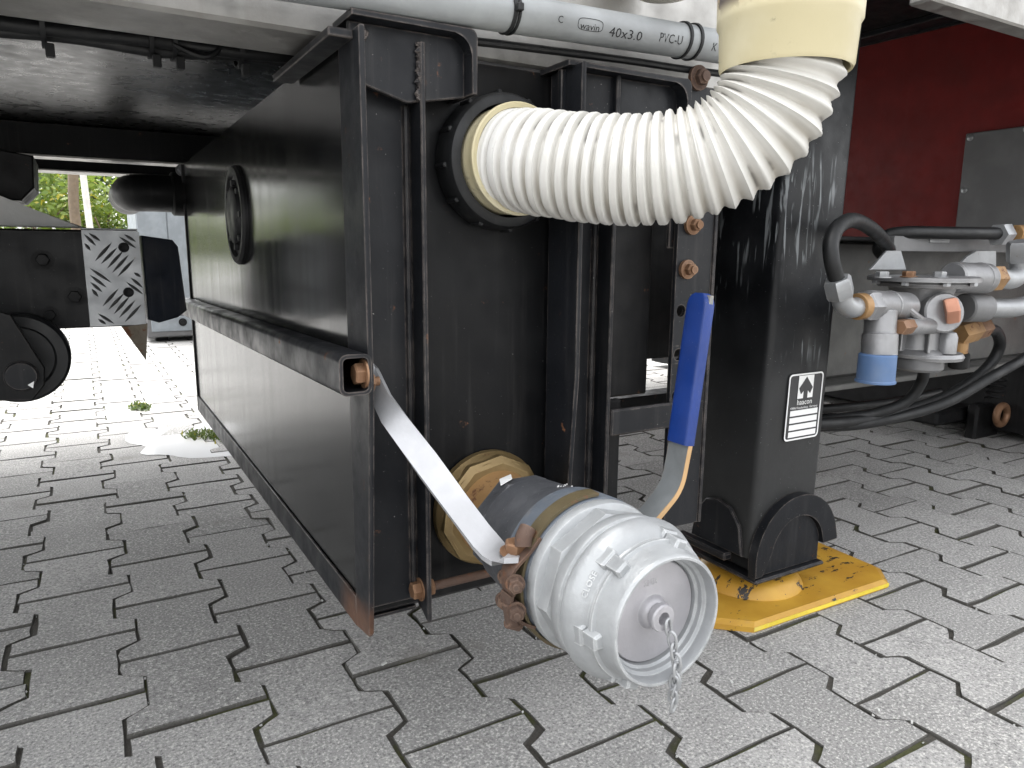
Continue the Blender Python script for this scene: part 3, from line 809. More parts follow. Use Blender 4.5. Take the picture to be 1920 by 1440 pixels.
# thin raised web between lugs
b = lathe(BM(), along(.4745), MY, [(0, .0655), (.001, .0685), (.004, .0685), (.006, .0640)], 72, False, False); link('lug_web', b, M_WHITECAST, cp)
b = lathe(BM(), along(.4755), MY, [(0, .0495), (.004, .0495), (.006, .0480), (.0064, .0455), (.0054, .020), (.006, .0165), (.009, .0150), (.0125, .0125), (.013, .0115), (.0145, .0115), (.0155, .0130), (.0205, .0130), (.022, .012), (.022, .0062), (.014, .0058), (.014, .0002)], 64, True, True)
cap = link('closing_cap', b, M_CAP, cp)
def flat_text(txt, size, o, ux, uy, thick, mat, name, parent, wid=None, center=True):
    b = text_mesh(txt, size); lo, hi = width_of(b); k = 1 if wid is None else wid/(hi-lo)
    ux, uy = V(ux).normalized(), V(uy).normalized(); n = ux.cross(uy)
    if thick:
        r = bmesh.ops.extrude_face_region(b, geom=list(b.faces))
        for e in r['geom']:
            if isinstance(e, bmesh.types.BMVert): e.co.z += thick
    for v in b.verts:
        x = (v.co.x-lo)*k - ((hi-lo)*k/2 if center else 0)
        v.co = V(o) + ux*x + uy*v.co.y + n*v.co.z
    return link(name, b, mat, parent, smooth=0, recalc=bool(thick))
flat_text('SMB', .0088, along(.4700)+V((-.003, 0, .0265)), (1, 0, 0), (0, 0, 1), .0008, M_CAP, 'raised_lettering', cap)
# CLOSE cast round the shoulder
b = text_mesh('CLOSE', .0085); lo, hi = width_of(b)
r = bmesh.ops.extrude_face_region(b, geom=list(b.faces))
for e in r['geom']:
    if isinstance(e, bmesh.types.BMVert): e.co.z += .0014
for v in b.verts:
    an = R(160) - (v.co.x-lo)/.073; rad = .0715 + v.co.y*.6
    v.co = V((AX+rad*math.cos(an), .4838-v.co.z - (.0742-rad)*.93, AZ+rad*math.sin(an)))
link('raised_lettering', b, M_WHITECAST, cp, smooth=0)

# chain
ch = thing('safety_chain', 'short twisted steel chain hanging from the coupling cap', 'chain', (.4285, .445, .30))
def chain_link(c, d, side, L=.0155, w=.0078, r=.0014):
    b = BM(); d = V(d).normalized(); side = V(side).normalized(); pts = []
    for i in range(16):
        a = 2*math.pi*i/16; pts.append(c + d*(L/2*math.copysign(abs(math.cos(a))**.8, math.cos(a))) + side*(w/2*math.sin(a)))
    pts.append(pts[0]); pts.append(pts[1])
    tube(b, pts, r, 8, False); return link('chain_link', b, M_GALV, ch)
path = [(.4290, .4515, .3180), (.4300, .447, .3075), (.4305, .4445, .2975), (.4322, .4425, .2880), (.4325, .4420, .2790), (.4320, .4420, .2700), (.4328, .4415, .2620), (.4300, .4420, .2680), (.4345, .4430, .2740), (.4300, .4425, .2540), (.4315, .4420, .2465)]
for i, p in enumerate(path):
    d = V((.05, -.1, -1)) if i < 6 else V((rr.uniform(-.4, .4), .1, -1))
    sd_ = V((1, .25, 0)) if i % 2 == 0 else V((.45, -1, .0))
    chain_link(V(p), d, sd_)

# ------------------------------------------------------------------ rusty clamp round the valve
cl = thing('pipe_clamp', 'rusty bolted pipe clamp round the grey valve flange', 'clamp', (.36, .635, .30))
def arc_pts(r, a0, a1, n): return [(AX+r*math.cos(R(a0+(a1-a0)*i/n)), AZ+r*math.sin(R(a0+(a1-a0)*i/n))) for i in range(n+1)]
o_, i_ = arc_pts(.0838, 84, 262, 48), arc_pts(.0805, 84, 262, 48)
b = prism(BM(), [(x, .5645, z) for x, z in o_] + [(x, .5645, z) for x, z in reversed(i_)], (0, .017, 0), .0008)
link('band', b, M_BAND, cl)
def K(px, py, y=.572): return P(px, py, 1, y)
def strip(pts, w, th, name, y0=.562):
    "bent steel strip: centre line in the x-z plane, w deep along y"
    q = [V((p.x, p.z)) for p in smoothpath(pts, 5)]
    b = prism(BM(), [(p.x, y0, p.y) for p in barline(q, th)], (0, w, 0), .0006); return link(name, b, M_RUST, cl)
strip([K(1005, 1003), K(985, 1030), K(965, 1052), K(952, 1072), K(951, 1095), K(955, 1112)], .020, .003, 'ear')
strip([K(952, 1112), K(950, 1130), K(957, 1150), K(975, 1163), K(995, 1170)], .020, .003, 'ear')
b = tube(BM(), smoothpath([K(990, 990, .575), K(982, 1008, .572), K(981, 1024, .570)], 5), .0085, 12); link('hook', b, M_RUST, cl)
def knob(px, py, y, r, d, m=M_RUST):
    r *= .88
    d = V(d).normalized(); a_ = K(px, py, y); b = lathe(BM(), a_, d, [(0, r*1.05), (.002, r*1.18), (.0035, r*1.18)], 18); hexb(b, a_+d*.0035, d, r, .0085, .2, ph=px*.1); cyl(b, a_+d*.011, a_+d*.0155, r*.5, n=12, bev=.0008); link('bolt', b, m, cl)
knob(948, 1078, .590, .0080, (-.6, -1, 0)); knob(966, 1093, .562, .0092, (-.5, -1, .1))
knob(946, 1122, .590, .0090, (-.6, -1, 0)); knob(968, 1143, .562, .0092, (-.5, -1, 0))
b = cyl(BM(), K(956, 1128), K(962, 1172), .0078, n=14, bev=.001); cyl(b, K(951, 1166), K(975, 1172), .0065, n=12, bev=.001); link('pivot', b, M_RUST, cl)
# ------------------------------------------------------------------ bright flat strut
st = thing('support_strut', 'bright flat steel strut bracing the clamp to the tank post', 'strut', (.30, .70, .42))
left = [(694, 690, .768), (694, 746, .768), (715, 792, .735), (748, 838, .708), (790, 895, .672), (850, 975, .628), (888, 1025, .603), (905, 1042, .592), (922, 1052, .580), (945, 1057, .568), (972, 1056, .564)]
right = [(696, 668, .772), (703, 690, .770), (728, 738, .742), (770, 790, .716), (818, 850, .685), (876, 930, .640), (918, 985, .615), (938, 1008, .608), (950, 1022, .604), (968, 1030, .600), (986, 1036, .596)]
b = BM(); T = []; Bt = []
L3 = [P(x, y, 1, Y) for x, y, Y in left]; R3 = [P(x, y, 1, Y) for x, y, Y in right]
for i in range(len(L3)):
    dv = (L3[min(i+1, len(L3)-1)]-L3[max(i-1, 0)]); n = (R3[i]-L3[i]).cross(dv).normalized()
    if n.y < 0: n = -n
    T.append((L3[i], R3[i])); Bt.append((L3[i]+n*.0055, R3[i]+n*.0055))
for i in range(len(T)):
    T[i] = tuple(b.verts.new(p) for p in T[i]); Bt[i] = tuple(b.verts.new(p) for p in Bt[i])
for i in range(len(T)-1):
    b.faces.new((T[i][0], T[i][1], T[i+1][1], T[i+1][0])); b.faces.new((Bt[i][0], Bt[i][1], Bt[i+1][1], Bt[i+1][0]))
    b.faces.new((T[i][0], T[i+1][0], Bt[i+1][0], Bt[i][0])); b.faces.new((T[i][1], T[i+1][1], Bt[i+1][1], Bt[i][1]))
b.faces.new((*T[0], *reversed(Bt[0]))); b.faces.new((*T[-1], *reversed(Bt[-1])))
link('flat_bar', b, M_STRUT, st, smooth=38)
pb = (P(958, 1056, 1, .566)+P(978, 1033, 1, .598))/2 + V((-.002, 0, .0055))
link('bolt', bolt(BM(), pb+V((0, 0, -.001)), (.05, -.12, 1), .0112, .0105), M_RUSTBOLT, st)
b = cyl(BM(), pb+V((0, 0, -.022)), pb+V((0, 0, -.002)), .006, n=12); link('bolt_shank', b, M_GALV, st)
link('bolt', bolt(BM(), (.2535, .752, .5085), (1, 0, 0), .0105, .009, True, .006), M_RUSTBOLT, st)

# ------------------------------------------------------------------ landing leg
lg = thing('landing_leg', 'black square landing leg with maker plate standing on a yellow foot', 'landing leg', (1.10, .93, 0))
b = BM(); n = 6
lo = rrect(1.0085, 1.184, .862, 1.012, .014, 0); hi = rrect(1.034, 1.200, .862, 1.012, .014, 0)
A = [b.verts.new((p[0], p[2], .098)) for p in lo]; B = [b.verts.new((p[0], p[2], 1.31)) for p in rrect(1.0485, 1.212, .862, 1.012, .014, 0)]
bridge(b, A, B); b.faces.new(A); b.faces.new(B)
outer = link('outer_tube', b, M_LEG, lg, smooth=40)
def ty(z): return 0
# inner shoe and base plate
link('shoe', box(BM(), (1.025, .872, .066), (1.17, 1.0, .0975), .004), M_DARK, lg)
link('base_plate', box(BM(), (1.002, .838, .058), (1.192, 1.03, .066), .003), M_FRAME, lg)
# arched cover plate
cxa, cza = 1.116, .098
def arc(r, a0, a1, n=22): return [V((cxa+r*math.cos(R(a0+(a1-a0)*i/n)), 0, cza+r*math.sin(R(a0+(a1-a0)*i/n)))) for i in range(n+1)]
pts = [V((cxa+.116, 0, cza+.004))] + arc(.112, 5, 180) + [V((cxa-.112, 0, .068)), V((cxa-.092, 0, .068))] + arc(.072, 175, 3) + [V((cxa+.078, 0, cza+.002))]
b = prism(BM(), [p+V((0, .842, 0)) for p in pts], (0, .0185, 0), .002); link('arch_plate', b, M_FRAME, lg)
pts = [V((cxa-.091, 0, .0665))] + arc(.0705, 172, 8) + [V((cxa+.070, 0, .0665))]
b = prism(BM(), [p+V((0, .850, 0)) for p in pts], (0, .0115, 0), .0015); link('tongue', b, M_FRAME, lg)
# second half arch on the left face
pts = [V((0, .875, .10)), V((0, .885, .155)), V((0, .91, .185)), V((0, .94, .193)), V((0, .97, .185)), V((0, .995, .155)), V((0, 1.005, .10))]
b = prism(BM(), [p+V((1.001, 0, 0)) for p in pts], (.0085, 0, 0), .002); link('arch_plate', b, M_FRAME, lg)
link('sill', box(BM(), (.985, .90, .085), (1.006, 1.03, .0995), .003), M_FRAME, lg)
# yellow foot
ft = [(.955, .795), (1.325, .787), (1.372, .835), (1.382, 1.08), (1.34, 1.12), (.95, 1.13), (.905, 1.09), (.900, .845)]
b = BM(); cx, cy = 1.14, .955
top = [b.verts.new((cx+(x-cx)*.955, cy+(y-cy)*.955, .0165)) for x, y in ft]; rim = [b.verts.new((x, y, .0105)) for x, y in ft]; low = [b.verts.new((x, y, .0005)) for x, y in ft]
b.faces.new(top); bridge(b, top, rim); bridge(b, rim, low); b.faces.new(low)
foot = link('foot_plate', b, M_YELLOW, lg, smooth=20)
b = prism(BM(), [(.9545, .7935, .0105), (.9545, .7935, .0035), (1.3255, .7855, .0035), (1.3255, .7855, .0105)], (0, .0012, 0)); link('painted_edge', b, M_YEDGE, foot)
b = lathe(BM(), (1.092, .935, .0155), (0, 0, 1), [(0, .1035), (.006, .1015), (.020, .092), (.028, .080), (.032, .05)], 56, False, True); link('foot_dome', b, M_YELLOW, lg)
link('pivot_post', cyl(BM(), (1.098, .935, .045), (1.098, .935, .06), .07, n=32), M_DARK, lg)
# maker plate
npl = BM(); zc = P(1500, 745, 1, .861); x0, x1, z0, z1 = 1.0725, 1.1655, .313, .436
YP = .8585
o_ = rrect(x0, x1, z0, z1, .008, YP); i_ = rrect(x0+.0028, x1-.0028, z0+.0028, z1-.0028, .006, YP)
sh = lambda pts: [(p[0]+(p[2]-z0)*.028, p[1], p[2]) for p in pts]
pl = link('maker_plate', prism(BM(), sh(rrect(x0, x1, z0, z1, .008, YP+.0004)), (0, .0028, 0)), M_LABELBLACK, lg)
link('plate_border', plate_loop(BM(), sh(o_), sh(i_), (0, -.0006, 0)), M_LABELWHITE, pl)
def pbx(a, c, e, f, mat, name, y=YP):
    b = prism(BM(), sh([(a, y, e), (c, y, e), (c, y, f), (a, y, f)]), (0, -.0004, 0)); return link(name, b, mat, pl, smooth=0)
pw = x1-x0
pbx(x0+.026, x0+.067, z1-.046, z1-.004, M_LABELWHITE, 'emblem_ground')
mx = x0+.0465; zt = z1-.0065
arrow = [(mx, zt), (mx+.0185, zt-.0205), (mx+.0125, zt-.0315), (mx+.0055, zt-.0255), (mx+.0055, zt-.0398), (mx-.0055, zt-.0398), (mx-.0055, zt-.0255), (mx-.0125, zt-.0315), (mx-.0185, zt-.0205)]
link('emblem_arrow', prism(BM(), sh([(x, YP-.0006, z) for x, z in arrow]), (0, -.0004, 0)), M_LABELBLACK, pl, smooth=0)
def ptxt(t, s, x, z, wid, mat=M_LABELWHITE):
    flat_text(t, s, (x+(z-z0)*.028, YP-.0006, z), (1, 0, 0), (.028, 0, 1), 0, mat, 'lettering', pl, wid)
ptxt('haacon', .0145, mx, z1-.0575, .040)
ptxt('97896 Freudenberg . Germany', .006, mx, z1-.0650, .074)
for i in range(4):
    zz = z1-.0675-i*.0132
    pbx(x0+.0105, x1-.0075, zz-.0100, zz, M_LABELWHITE, 'entry_field')
for i, (x, z) in enumerate(((x0+.006, z0+.006), (x0+.006, z1-.006), (x1-.006, z1-.006))):
    link('rivet', lathe(BM(), (x+(z-z0)*.028, YP, z), (0, -1, 0), [(0, .0022), (.001, .0015)], 10), M_LABELBLACK, pl)
# mounting strip with holes
hb = thing('mounting_strip', 'black drilled mounting strip with rusty bolts beside the landing leg', 'bracket', (.72, .752, .26))
ys = .752
b = BM(); holes = [(1305, 545), (1277, 583), (1272, 665), (1268, 742)]
x0s, x1s = P(1263, 600, 1, ys).x, P(1332, 600, 1, ys).x
hc = [P(px, py, 1, ys) for px, py in holes]
# plate built as vertical strips around drilled holes
def holed_plate(b, x0, x1, z0, z1, y, th, cs, r, n=16):
    zs = sorted(cs, key=lambda c: c[1]); cur = z0
    for (cx_, cz_) in zs:
        a, c = cz_-r*1.5, cz_+r*1.5
        if a > cur: box(b, (x0, y, cur), (x1, y+th, a))
        sq = []
        for i in range(n):
            t = 2*math.pi*i/n; ct, s_ = math.cos(t), math.sin(t); k = 1/max(abs(ct), abs(s_))
            sx = (x1-cx_) if ct > 0 else (cx_-x0)
            sq.append((cx_+ct*k*sx, y, cz_+s_*k*r*1.5))
        cc = [(cx_+r*math.cos(2*math.pi*i/n), y, cz_+r*math.sin(2*math.pi*i/n)) for i in range(n)]
        plate_loop(b, sq, cc, (0, th, 0)); cur = c
    box(b, (x0, y, cur), (x1, y+th, z1))
holed_plate(b, x0s, x1s-.004, .255, .865, ys, .007, [(c.x, c.z) for c in hc[1:]], .0082)
link('strip', b, M_FRAME, hb, smooth=0)
link('strip_flange', box(BM(), (x1s-.0038, ys-.003, .255), (x1s+.0015, ys+.035, .865), .001), M_FRAME, hb)
link('back_plate', box(BM(), (P(1253, 420, 1, .765).x, .762, .655), (.74, .768, .865), .001), M_FRAME, hb)
for px, py, r in ((1307, 147, .0158), (1296, 422, .0130), (1286, 505, .0130)):
    c = P(px, py, 1, ys); b = lathe(BM(), c, MY, [(0, r), (.005, r), (.006, r*.7)], 24); hexb(b, c-V((0, .005, 0)), MY, r*.66, .0095); cyl(b, c-V((0, .014, 0)), c-V((0, .018, 0)), r*.42, n=14)
    link('bolt', b, M_RUST if py < 200 else M_RUSTBOLT, hb)

# ------------------------------------------------------------------ air valve on the right
Y0 = .80
av = thing('air_valve', 'cast alloy air valve with copper plug and blue cap right of the leg', 'valve', P(1735, 690, 1, Y0))
def A(px, py, y=Y0): return P(px, py, 1, y)
sc = .00094      # metres per photo pixel at the valve
ctr = A(1722, 600)
zt = A(1722, 512).z; zb = A(1722, 666).z
b = lathe(BM(), (ctr.x, Y0, zb), (0, 0, 1), [(0, .052), (.006, .054), (.010, .050), (.016, .042), (.05, .040), (.09, .044), (.115, .052), (.128, .056), (.130, .075), (.136, .078), (.140, .076), (.141, .094), (.148, .094), (.150, .090), (.150, .02)], 56)
link('valve_body', b, M_CAST, av)
def side(px0, py0, px1, py1, r, name, mat, y0=None, y1=None, n=24, hexa=False, bev=.003):
    p, q = A(px0, py0, y0 or Y0), A(px1, py1, y1 or Y0)
    b = BM()
    if hexa: hexb(b, p, q-p, r, (q-p).length)
    else: cyl(b, p, q, r, n=n, bev=bev)
    return link(name, b, mat, av)
side(1740, 590, 1772, 586, .036, 'port', M_CAST, .78, .735)
side(1770, 584, 1796, 580, .0255, 'copper_plug', M_COPPER, .738, .722, hexa=True)
side(1700, 575, 1628, 572, .025, 'port', M_CAST, .77, .76)
side(1638, 573, 1617, 574, .026, 'hex_nut', M_CAST, .758, .757, hexa=True)
side(1618, 574, 1606, 575, .022, 'brass_ring', M_ORANGE, .757, .757, bev=.001)
b = tube(BM(), smoothpath([A(1610, 575, .757), A(1594, 577, .757), A(1580, 566, .757), A(1577, 545, .757)]), .0165, 18); link('elbow', b, M_GALV, av)
side(1577, 556, 1569, 522, .0225, 'hex_nut', M_GALV, .757, .757, hexa=True)
side(1652, 580, 1649, 632, .0255, 'port', M_CAST, .76, .755)
side(1650, 624, 1648, 668, .0285, 'sleeve', M_CAST, .754, .75)
b = lathe(BM(), A(1646, 663, .748), (0, 0, -1), [(0, .0275), (.002, .0300), (.044, .0305), (.046, .0325), (.049, .0325), (.0495, .028)], 28); link('blue_cap', b, M_BLUECAP, av)
side(1706, 611, 1686, 614, .014, 'bolt', M_RUSTBOLT, .745, .735, hexa=True)
side(1760, 610, 1700, 612, .015, 'rib', M_CAST, .755, .748)
b = tube(BM(), [A(1690, 570, .752), A(1715, 590, .745), A(1735, 605, .748)], .006, 10); link('rib', b, M_CAST, av)
b = lathe(BM(), A(1774, 662, .752), (0, 0, 1), [(0, .0165), (.03, .0165), (.038, .013), (.041, .006)], 20); link('small_dome', b, M_CAST, av)
b = box(BM(), A(1688, 668, .83), A(1797, 660, .745), .002) if False else lathe(BM(), (ctr.x+.02, Y0-.012, zb-.004), (0, 0, 1), [(0, .060), (.006, .062), (.012, .058)], 40); link('lower_flange', b, M_CAST, av)
b = lathe(BM(), (ctr.x, Y0-.01, zb-.026), (0, 0, 1), [(0, .036), (.005, .042), (.022, .042)], 40); link('bottom_cap', b, M_GREYPLATE, av)
side(1785, 520, 1850, 522, .029, 'port', M_CAST, .79, .78)
side(1850, 522, 1872, 521, .0265, 'brass_nut', M_ORANGE, .78, .778, hexa=True)
b = tube(BM(), smoothpath([A(1872, 521, .778), A(1895, 524, .775), A(1912, 512, .775), A(1913, 490, .775), A(1913, 470, .775)]), .0195, 18); link('elbow', b, M_GALV, av)
side(1913, 490, 1913, 452, .025, 'hex_nut', M_GALV, .775, .775, hexa=True)
side(1806, 577, 1846, 577, .0285, 'hex_nut', M_GREYPLATE, .80, .79)
b = tube(BM(), smoothpath([A(1844, 577, .79), A(1880, 578, .79), A(1910, 575, .79), A(1960, 560, .79)]), .0195, 18); link('steel_pipe', b, M_GALV, av)
side(1796, 627, 1830, 618, .024, 'brass_nut', M_ORANGE, .84, .84, hexa=True)
side(1826, 620, 1850, 613, .021, 'brass_nut', M_RUSTBOLT, .84, .84, hexa=True)
side(1800, 640, 1798, 664, .016, 'brass_stem', M_ORANGE, .84, .84)
side(1799, 662, 1797, 690, .020, 'rubber_plug', M_DARK, .84, .84)
for i in range(7):
    a = 2*math.pi*i/7+.5; c_ = V((ctr.x+.047*math.cos(a), Y0+.047*math.sin(a), 0))
    b = box(BM(), (-.003, -.008, 0), (.003, .008, .10), .0015)
    for v in b.verts: v.co = Matrix.Rotation(a+math.pi/2, 3, 'Z') @ v.co + V((c_.x, c_.y, zb+.012))
    link('casting_rib', b, M_CAST, av)
for i in range(8):
    a = 2*math.pi*i/8+.2; b = hexb(BM(), (ctr.x+.084*math.cos(a), Y0+.084*math.sin(a), zb+.1415), (0, 0, -1), .007, .008); link('flange_bolt', b, M_GALV, av)
for j, (p_, d_, r_) in enumerate(((A(1668, 573, .765), (-1, 0, .0), .0262), (A(1649, 640, .754), (0, 0, -1), .0290), (A(1650, 628, .755), (0, 0, -1), .0275), (A(1835, 521, .782), (1, 0, 0), .0300))):
    b = lathe(BM(), p_, d_, [(0, r_*.97), (.001, r_), (.003, r_), (.004, r_*.97)], 28); link('raised_ring', b, M_CAST, av)
# mounting ears and rail
b = prism(BM(), [A(1632, 506, .86), A(1664, 470, .86), A(1690, 470, .86), A(1700, 506, .86)], (0, .006, 0), .001); link('ear', b, M_GALV, av)
b = prism(BM(), [A(1786, 510, .86), A(1815, 480, .86), A(1832, 470, .86), A(1868, 470, .86), A(1868, 512, .86)], (0, .006, 0), .001); link('ear', b, M_GALV, av)
for px in (1655, 1763, 1705):
    c = A(px, 506, .78 if px != 1763 else .745); link('bolt', bolt(BM(), (c.x, c.y, zb+.149), (0, 0, 1), .011, .009), M_GALV if px != 1705 else M_RUSTBOLT, av)
o = link('mounting_rail', box(BM(), A(1675, 471, .875), A(1990, 452, .90), .001), M_GREYPLATE, av)
link('rail_clip', box(BM(), A(1745, 455, .872), A(1765, 447, .89), .001), M_GALV, av)

# air hoses
def hose(name, pts, r, lab, n=14):
    o = link(name, tube(BM(), smoothpath(pts, 8), r, n), M_RUBBER); tag(o, lab, 'hose', 'black air hoses round the air valve'); return o
hose('air_hose', [A(1569, 524, .757), A(1560, 490, .757), A(1558, 455, .765), A(1572, 425, .775), A(1598, 413, .79), A(1628, 425, .82), A(1655, 450, .86), A(1680, 490, .92)], .0125, 'black air hose arching over from the elbow left of the air valve')
hose('air_hose', [A(1658, 480, .92), A(1648, 466, .91), A(1662, 443, .90), A(1700, 436, .88), A(1790, 437, .85), A(1875, 438, .83)], .0125, 'black air hose lying level above the air valve rail')
b = hexb(BM(), A(1870, 440, .83), A(1904, 438, .83)-A(1870, 440, .83), .024, .034); 
uf = thing('hose_union', 'zinc hose union with brass tee at the right picture edge', 'pipe fitting', A(1895, 438, .83)); link('hex_nut', b, M_GALV, uf)
link('tee', cyl(BM(), A(1903, 438, .83), A(1985, 436, .83), .018, n=18, bev=.002), M_ORANGE, uf)
hose('air_hose', [A(1850, 618, .86), A(1868, 622, .87), A(1874, 650, .88), A(1850, 690, .89), A(1790, 735, .90), A(1700, 770, .91), A(1600, 790, .93), A(1500, 796, .95)], .0125, 'black air hose looping down from the brass nut behind the air valve')
hose('air_hose', [A(1960, 640, .84), A(1920, 672, .84), A(1850, 712, .85), A(1780, 752, .87), A(1700, 778, .90), A(1600, 797, .93), A(1480, 800, .98)], .0115, 'black air hose sweeping in low from the right picture edge')
hose('air_hose', [A(1732, 690, .86), A(1728, 715, .87), A(1700, 752, .89), A(1640, 775, .92), A(1560, 785, .96), A(1460, 785, 1.05)], .0115, 'black air hose dropping from under the air valve cap')
hose('air_hose', [A(1760, 735, 1.02), A(1680, 752, 1.02), A(1600, 762, 1.02), A(1520, 768, 1.05), A(1400, 770, 1.1)], .0105, 'thin black air hose lying furthest back under the grey beam')
# spring hanger at the right, far under the trailer
sp = thing('spring_hanger', 'dark suspension spring with rusty eye below the frame beam', 'suspension', P(1870, 780, 1, 1.35))
b = BM(); hx = []
c0 = P(1868, 715, 1, 1.30)
for i in range(90): a = i*.45; hx.append(c0+V((.026*math.cos(a), .026*math.sin(a), -.0014*i+.06)))
tube(b, hx, .005, 8); link('coil', b, M_DARK, sp)
pr = []
c1 = P(1878, 778, 1, 1.30)
for i in range(24): a = 2*math.pi*i/23; pr.append(c1+V((.034*math.cos(a), 0, .034*math.sin(a))))
link('eye', tube(BM(), pr, .012, 12, False), M_RUSTBOLT, sp)
link('housing', box(BM(), P(1755, 800, 1, 1.4), P(1990, 700, 1, 1.62), .01), M_DARK, sp)
link('arm', box(BM(), c1+V((-.06, .05, -.12)), c1+V((.10, .09, .03)), .008), M_DARK, sp)

# ------------------------------------------------------------------ underrun guard on the left
Yg = 1.65
ug = thing('underrun_guard', 'black underrun bar with chequer plate end left of the tank', 'guard bar', (0, 1.65, .49))
def G(px, py, y=Yg): return P(px, py, 1, y)
link('bar', box(BM(), (-1.2, 1.66, .4935), (.100, 1.76, .683), .004), M_BLACK, ug)
c = [G(155, 437), G(258, 432), G(277, 606), G(181, 613)]
pltz0, pltz1 = .4955, .683
b = prism(BM(), [(.004, 1.6545, pltz0), (.1035, 1.6545, pltz0), (.1035, 1.6545, pltz1-.004), (.0995, 1.6545, pltz1), (.004, 1.6545, pltz1)], (0, .0045, 0), .0008)
tp = link('tread_plate', b, M_GALV, ug)
b = box(BM(), (.004, 1.6595, .6835), (.102, 1.75, .6865), .001); link('tread_plate', b, M_GALV, ug)
# five-bar pattern: raised lens shaped bars in alternating groups
b = BM()
def lens(cx_, cz_, ang, L=.036, w=.0042):
    d = V((math.cos(ang), 0, math.sin(ang))); n_ = V((-math.sin(ang), 0, math.cos(ang))); c_ = V((cx_, 1.6545, cz_)); N = 8
    lo_ = [c_-d*L/2]; up = []
    ptsA = [c_+d*(L*(i/N-.5)) + n_*(w*math.sin(math.pi*i/N)) for i in range(1, N)]; ptsB = [c_+d*(L*(i/N-.5)) - n_*(w*math.sin(math.pi*i/N)) for i in range(1, N)]
    mid_ = [b.verts.new(c_+d*(L*(i/N-.5)) - V((0, .0026*math.sin(math.pi*i/N), 0))) for i in range(1, N)]
    e0 = b.verts.new(c_-d*L/2); e1 = b.verts.new(c_+d*L/2)
    for side_ in (ptsA, ptsB):
        vs = [b.verts.new(p) for p in side_]
        for i in range(N-2): b.faces.new((vs[i], vs[i+1], mid_[i+1], mid_[i]))
        b.faces.new((e0, vs[0], mid_[0])); b.faces.new((vs[-1], e1, mid_[-1]))
for x0_, y0_, x1_, y1_ in ((510,607,607,500),(543,622,635,528),(577,645,668,545),(605,668,697,567),(633,690,727,590),
        (552,850,642,750),(583,868,672,775),(612,893,703,790),(640,913,733,812),(672,935,765,835),
        (482,640,605,722),(482,676,578,748),(486,715,555,773),(494,752,532,798),(452,456,520,522),(478,452,545,496),(455,505,490,548),
        (640,470,738,536),(668,458,736,500),(680,715,776,785),(705,692,772,748),(722,665,762,690),(526,885,620,944),(528,915,575,946)):
    a_, c_ = G(x0_/2.88, 280+y0_/2.88, 1.6545), G(x1_/2.88, 280+y1_/2.88, 1.6545)
    d_ = c_-a_; lens((a_.x+c_.x)/2, (a_.z+c_.z)/2, math.atan2(d_.z, d_.x), d_.length*.97, .0030)
link('tread_bars', b, M_TREADBAR, tp, None, 'stuff', smooth=50)
for px, py in ((232, 464), (241, 548)):
    q_ = G(px, py, 1.6545); link('countersunk_screw', lathe(BM(), q_, MY, [(0, .0098), (.0022, .0095), (.0028, .0075), (.0012, .004)], 20), M_DARK, ug)
for px, py, r in ((140, 556, .015), (94, 590, .013), (80, 487, .015)):
    q_ = G(px, py, 1.66); b = lathe(BM(), q_, MY, [(0, r*1.2), (.003, r*1.2)], 20); hexb(b, q_-V((0, .003, 0)), MY, r*.8, .009); link('bolt', b, M_DARK, ug)
b = prism(BM(), [(.108, 1.66, .505), (.108, 1.66, .674), (.165, 1.67, .666), (.176, 1.68, .652), (.184, 1.68, .52), (.165, 1.67, .507), (.128, 1.66, .498)], (0, .085, 0), .003)
link('end_cap', b, painted('navy_plastic', (.008, .011, .018), .35), ug)
b = prism(BM(), [G(228, 613), G(277, 607), G(274, 676)], (0, .012, 0)); link('wedge', b, painted('flaky_steel', (.20, .17, .13), .8, (.08, .05, .035), .8, .3, .5, .5, .2, .8), ug)
# grey gusset and block above the bar
b = prism(BM(), [(-.40, 1.70, .90), (-.40, 1.70, .688), (.012, 1.70, .6875), (-.065, 1.70, .718), (-.17, 1.70, .765)], (0, .05, 0), .002)
link('gusset', b, painted('galv_gusset', (.50, .50, .49), .55, (.25, .25, .24), .6, .3, 0, 0, 0, .2), ug)
b = prism(BM(), [G(-150, 250, 1.72), G(62, 292, 1.72), G(64, 352, 1.72), G(40, 376, 1.72), G(-150, 360, 1.72)], (0, .2, 0), .003); link('block', b, M_DARK, ug)

# guide roller on its arm
gr = thing('guide_roller', 'black guide roller on a swing arm below the underrun bar at left', 'roller', (-.13, 1.55, .41))
rc = P(36, 672, 1, 1.56); rc = V((rc.x, 1.56, rc.z))
b = lathe(BM(), rc+V((0, .05, 0)), MY, [(0, .074), (.006, .080), (.05, .080), (.056, .075), (.056, .058), (.050, .054), (.050, .02)], 48); link('wheel', b, M_RUBBER, gr)
wob = [P(-80, 560, 1, 1.5), P(20, 590, 1, 1.5), P(84, 690, 1, 1.5), P(84, 722, 1, 1.5), P(60, 752, 1, 1.5), P(0, 752, 1, 1.5), P(-80, 700, 1, 1.5)]
b = prism(BM(), wob, (0, .012, 0), .002); link('arm', b, M_BLACK, gr)
q_ = P(40, 705, 1, 1.5); b = lathe(BM(), q_, MY, [(0, .026), (.006, .026), (.009, .023), (.009, .001)], 28); link('axle_cap', b, M_FRAME, gr)
b = prism(BM(), [P(52, 722, 1, 1.4895), P(64, 715, 1, 1.4895), P(62, 728, 1, 1.4895)], (0, .001, 0)); link('reflector_chip', b, M_LABELWHITE, gr)

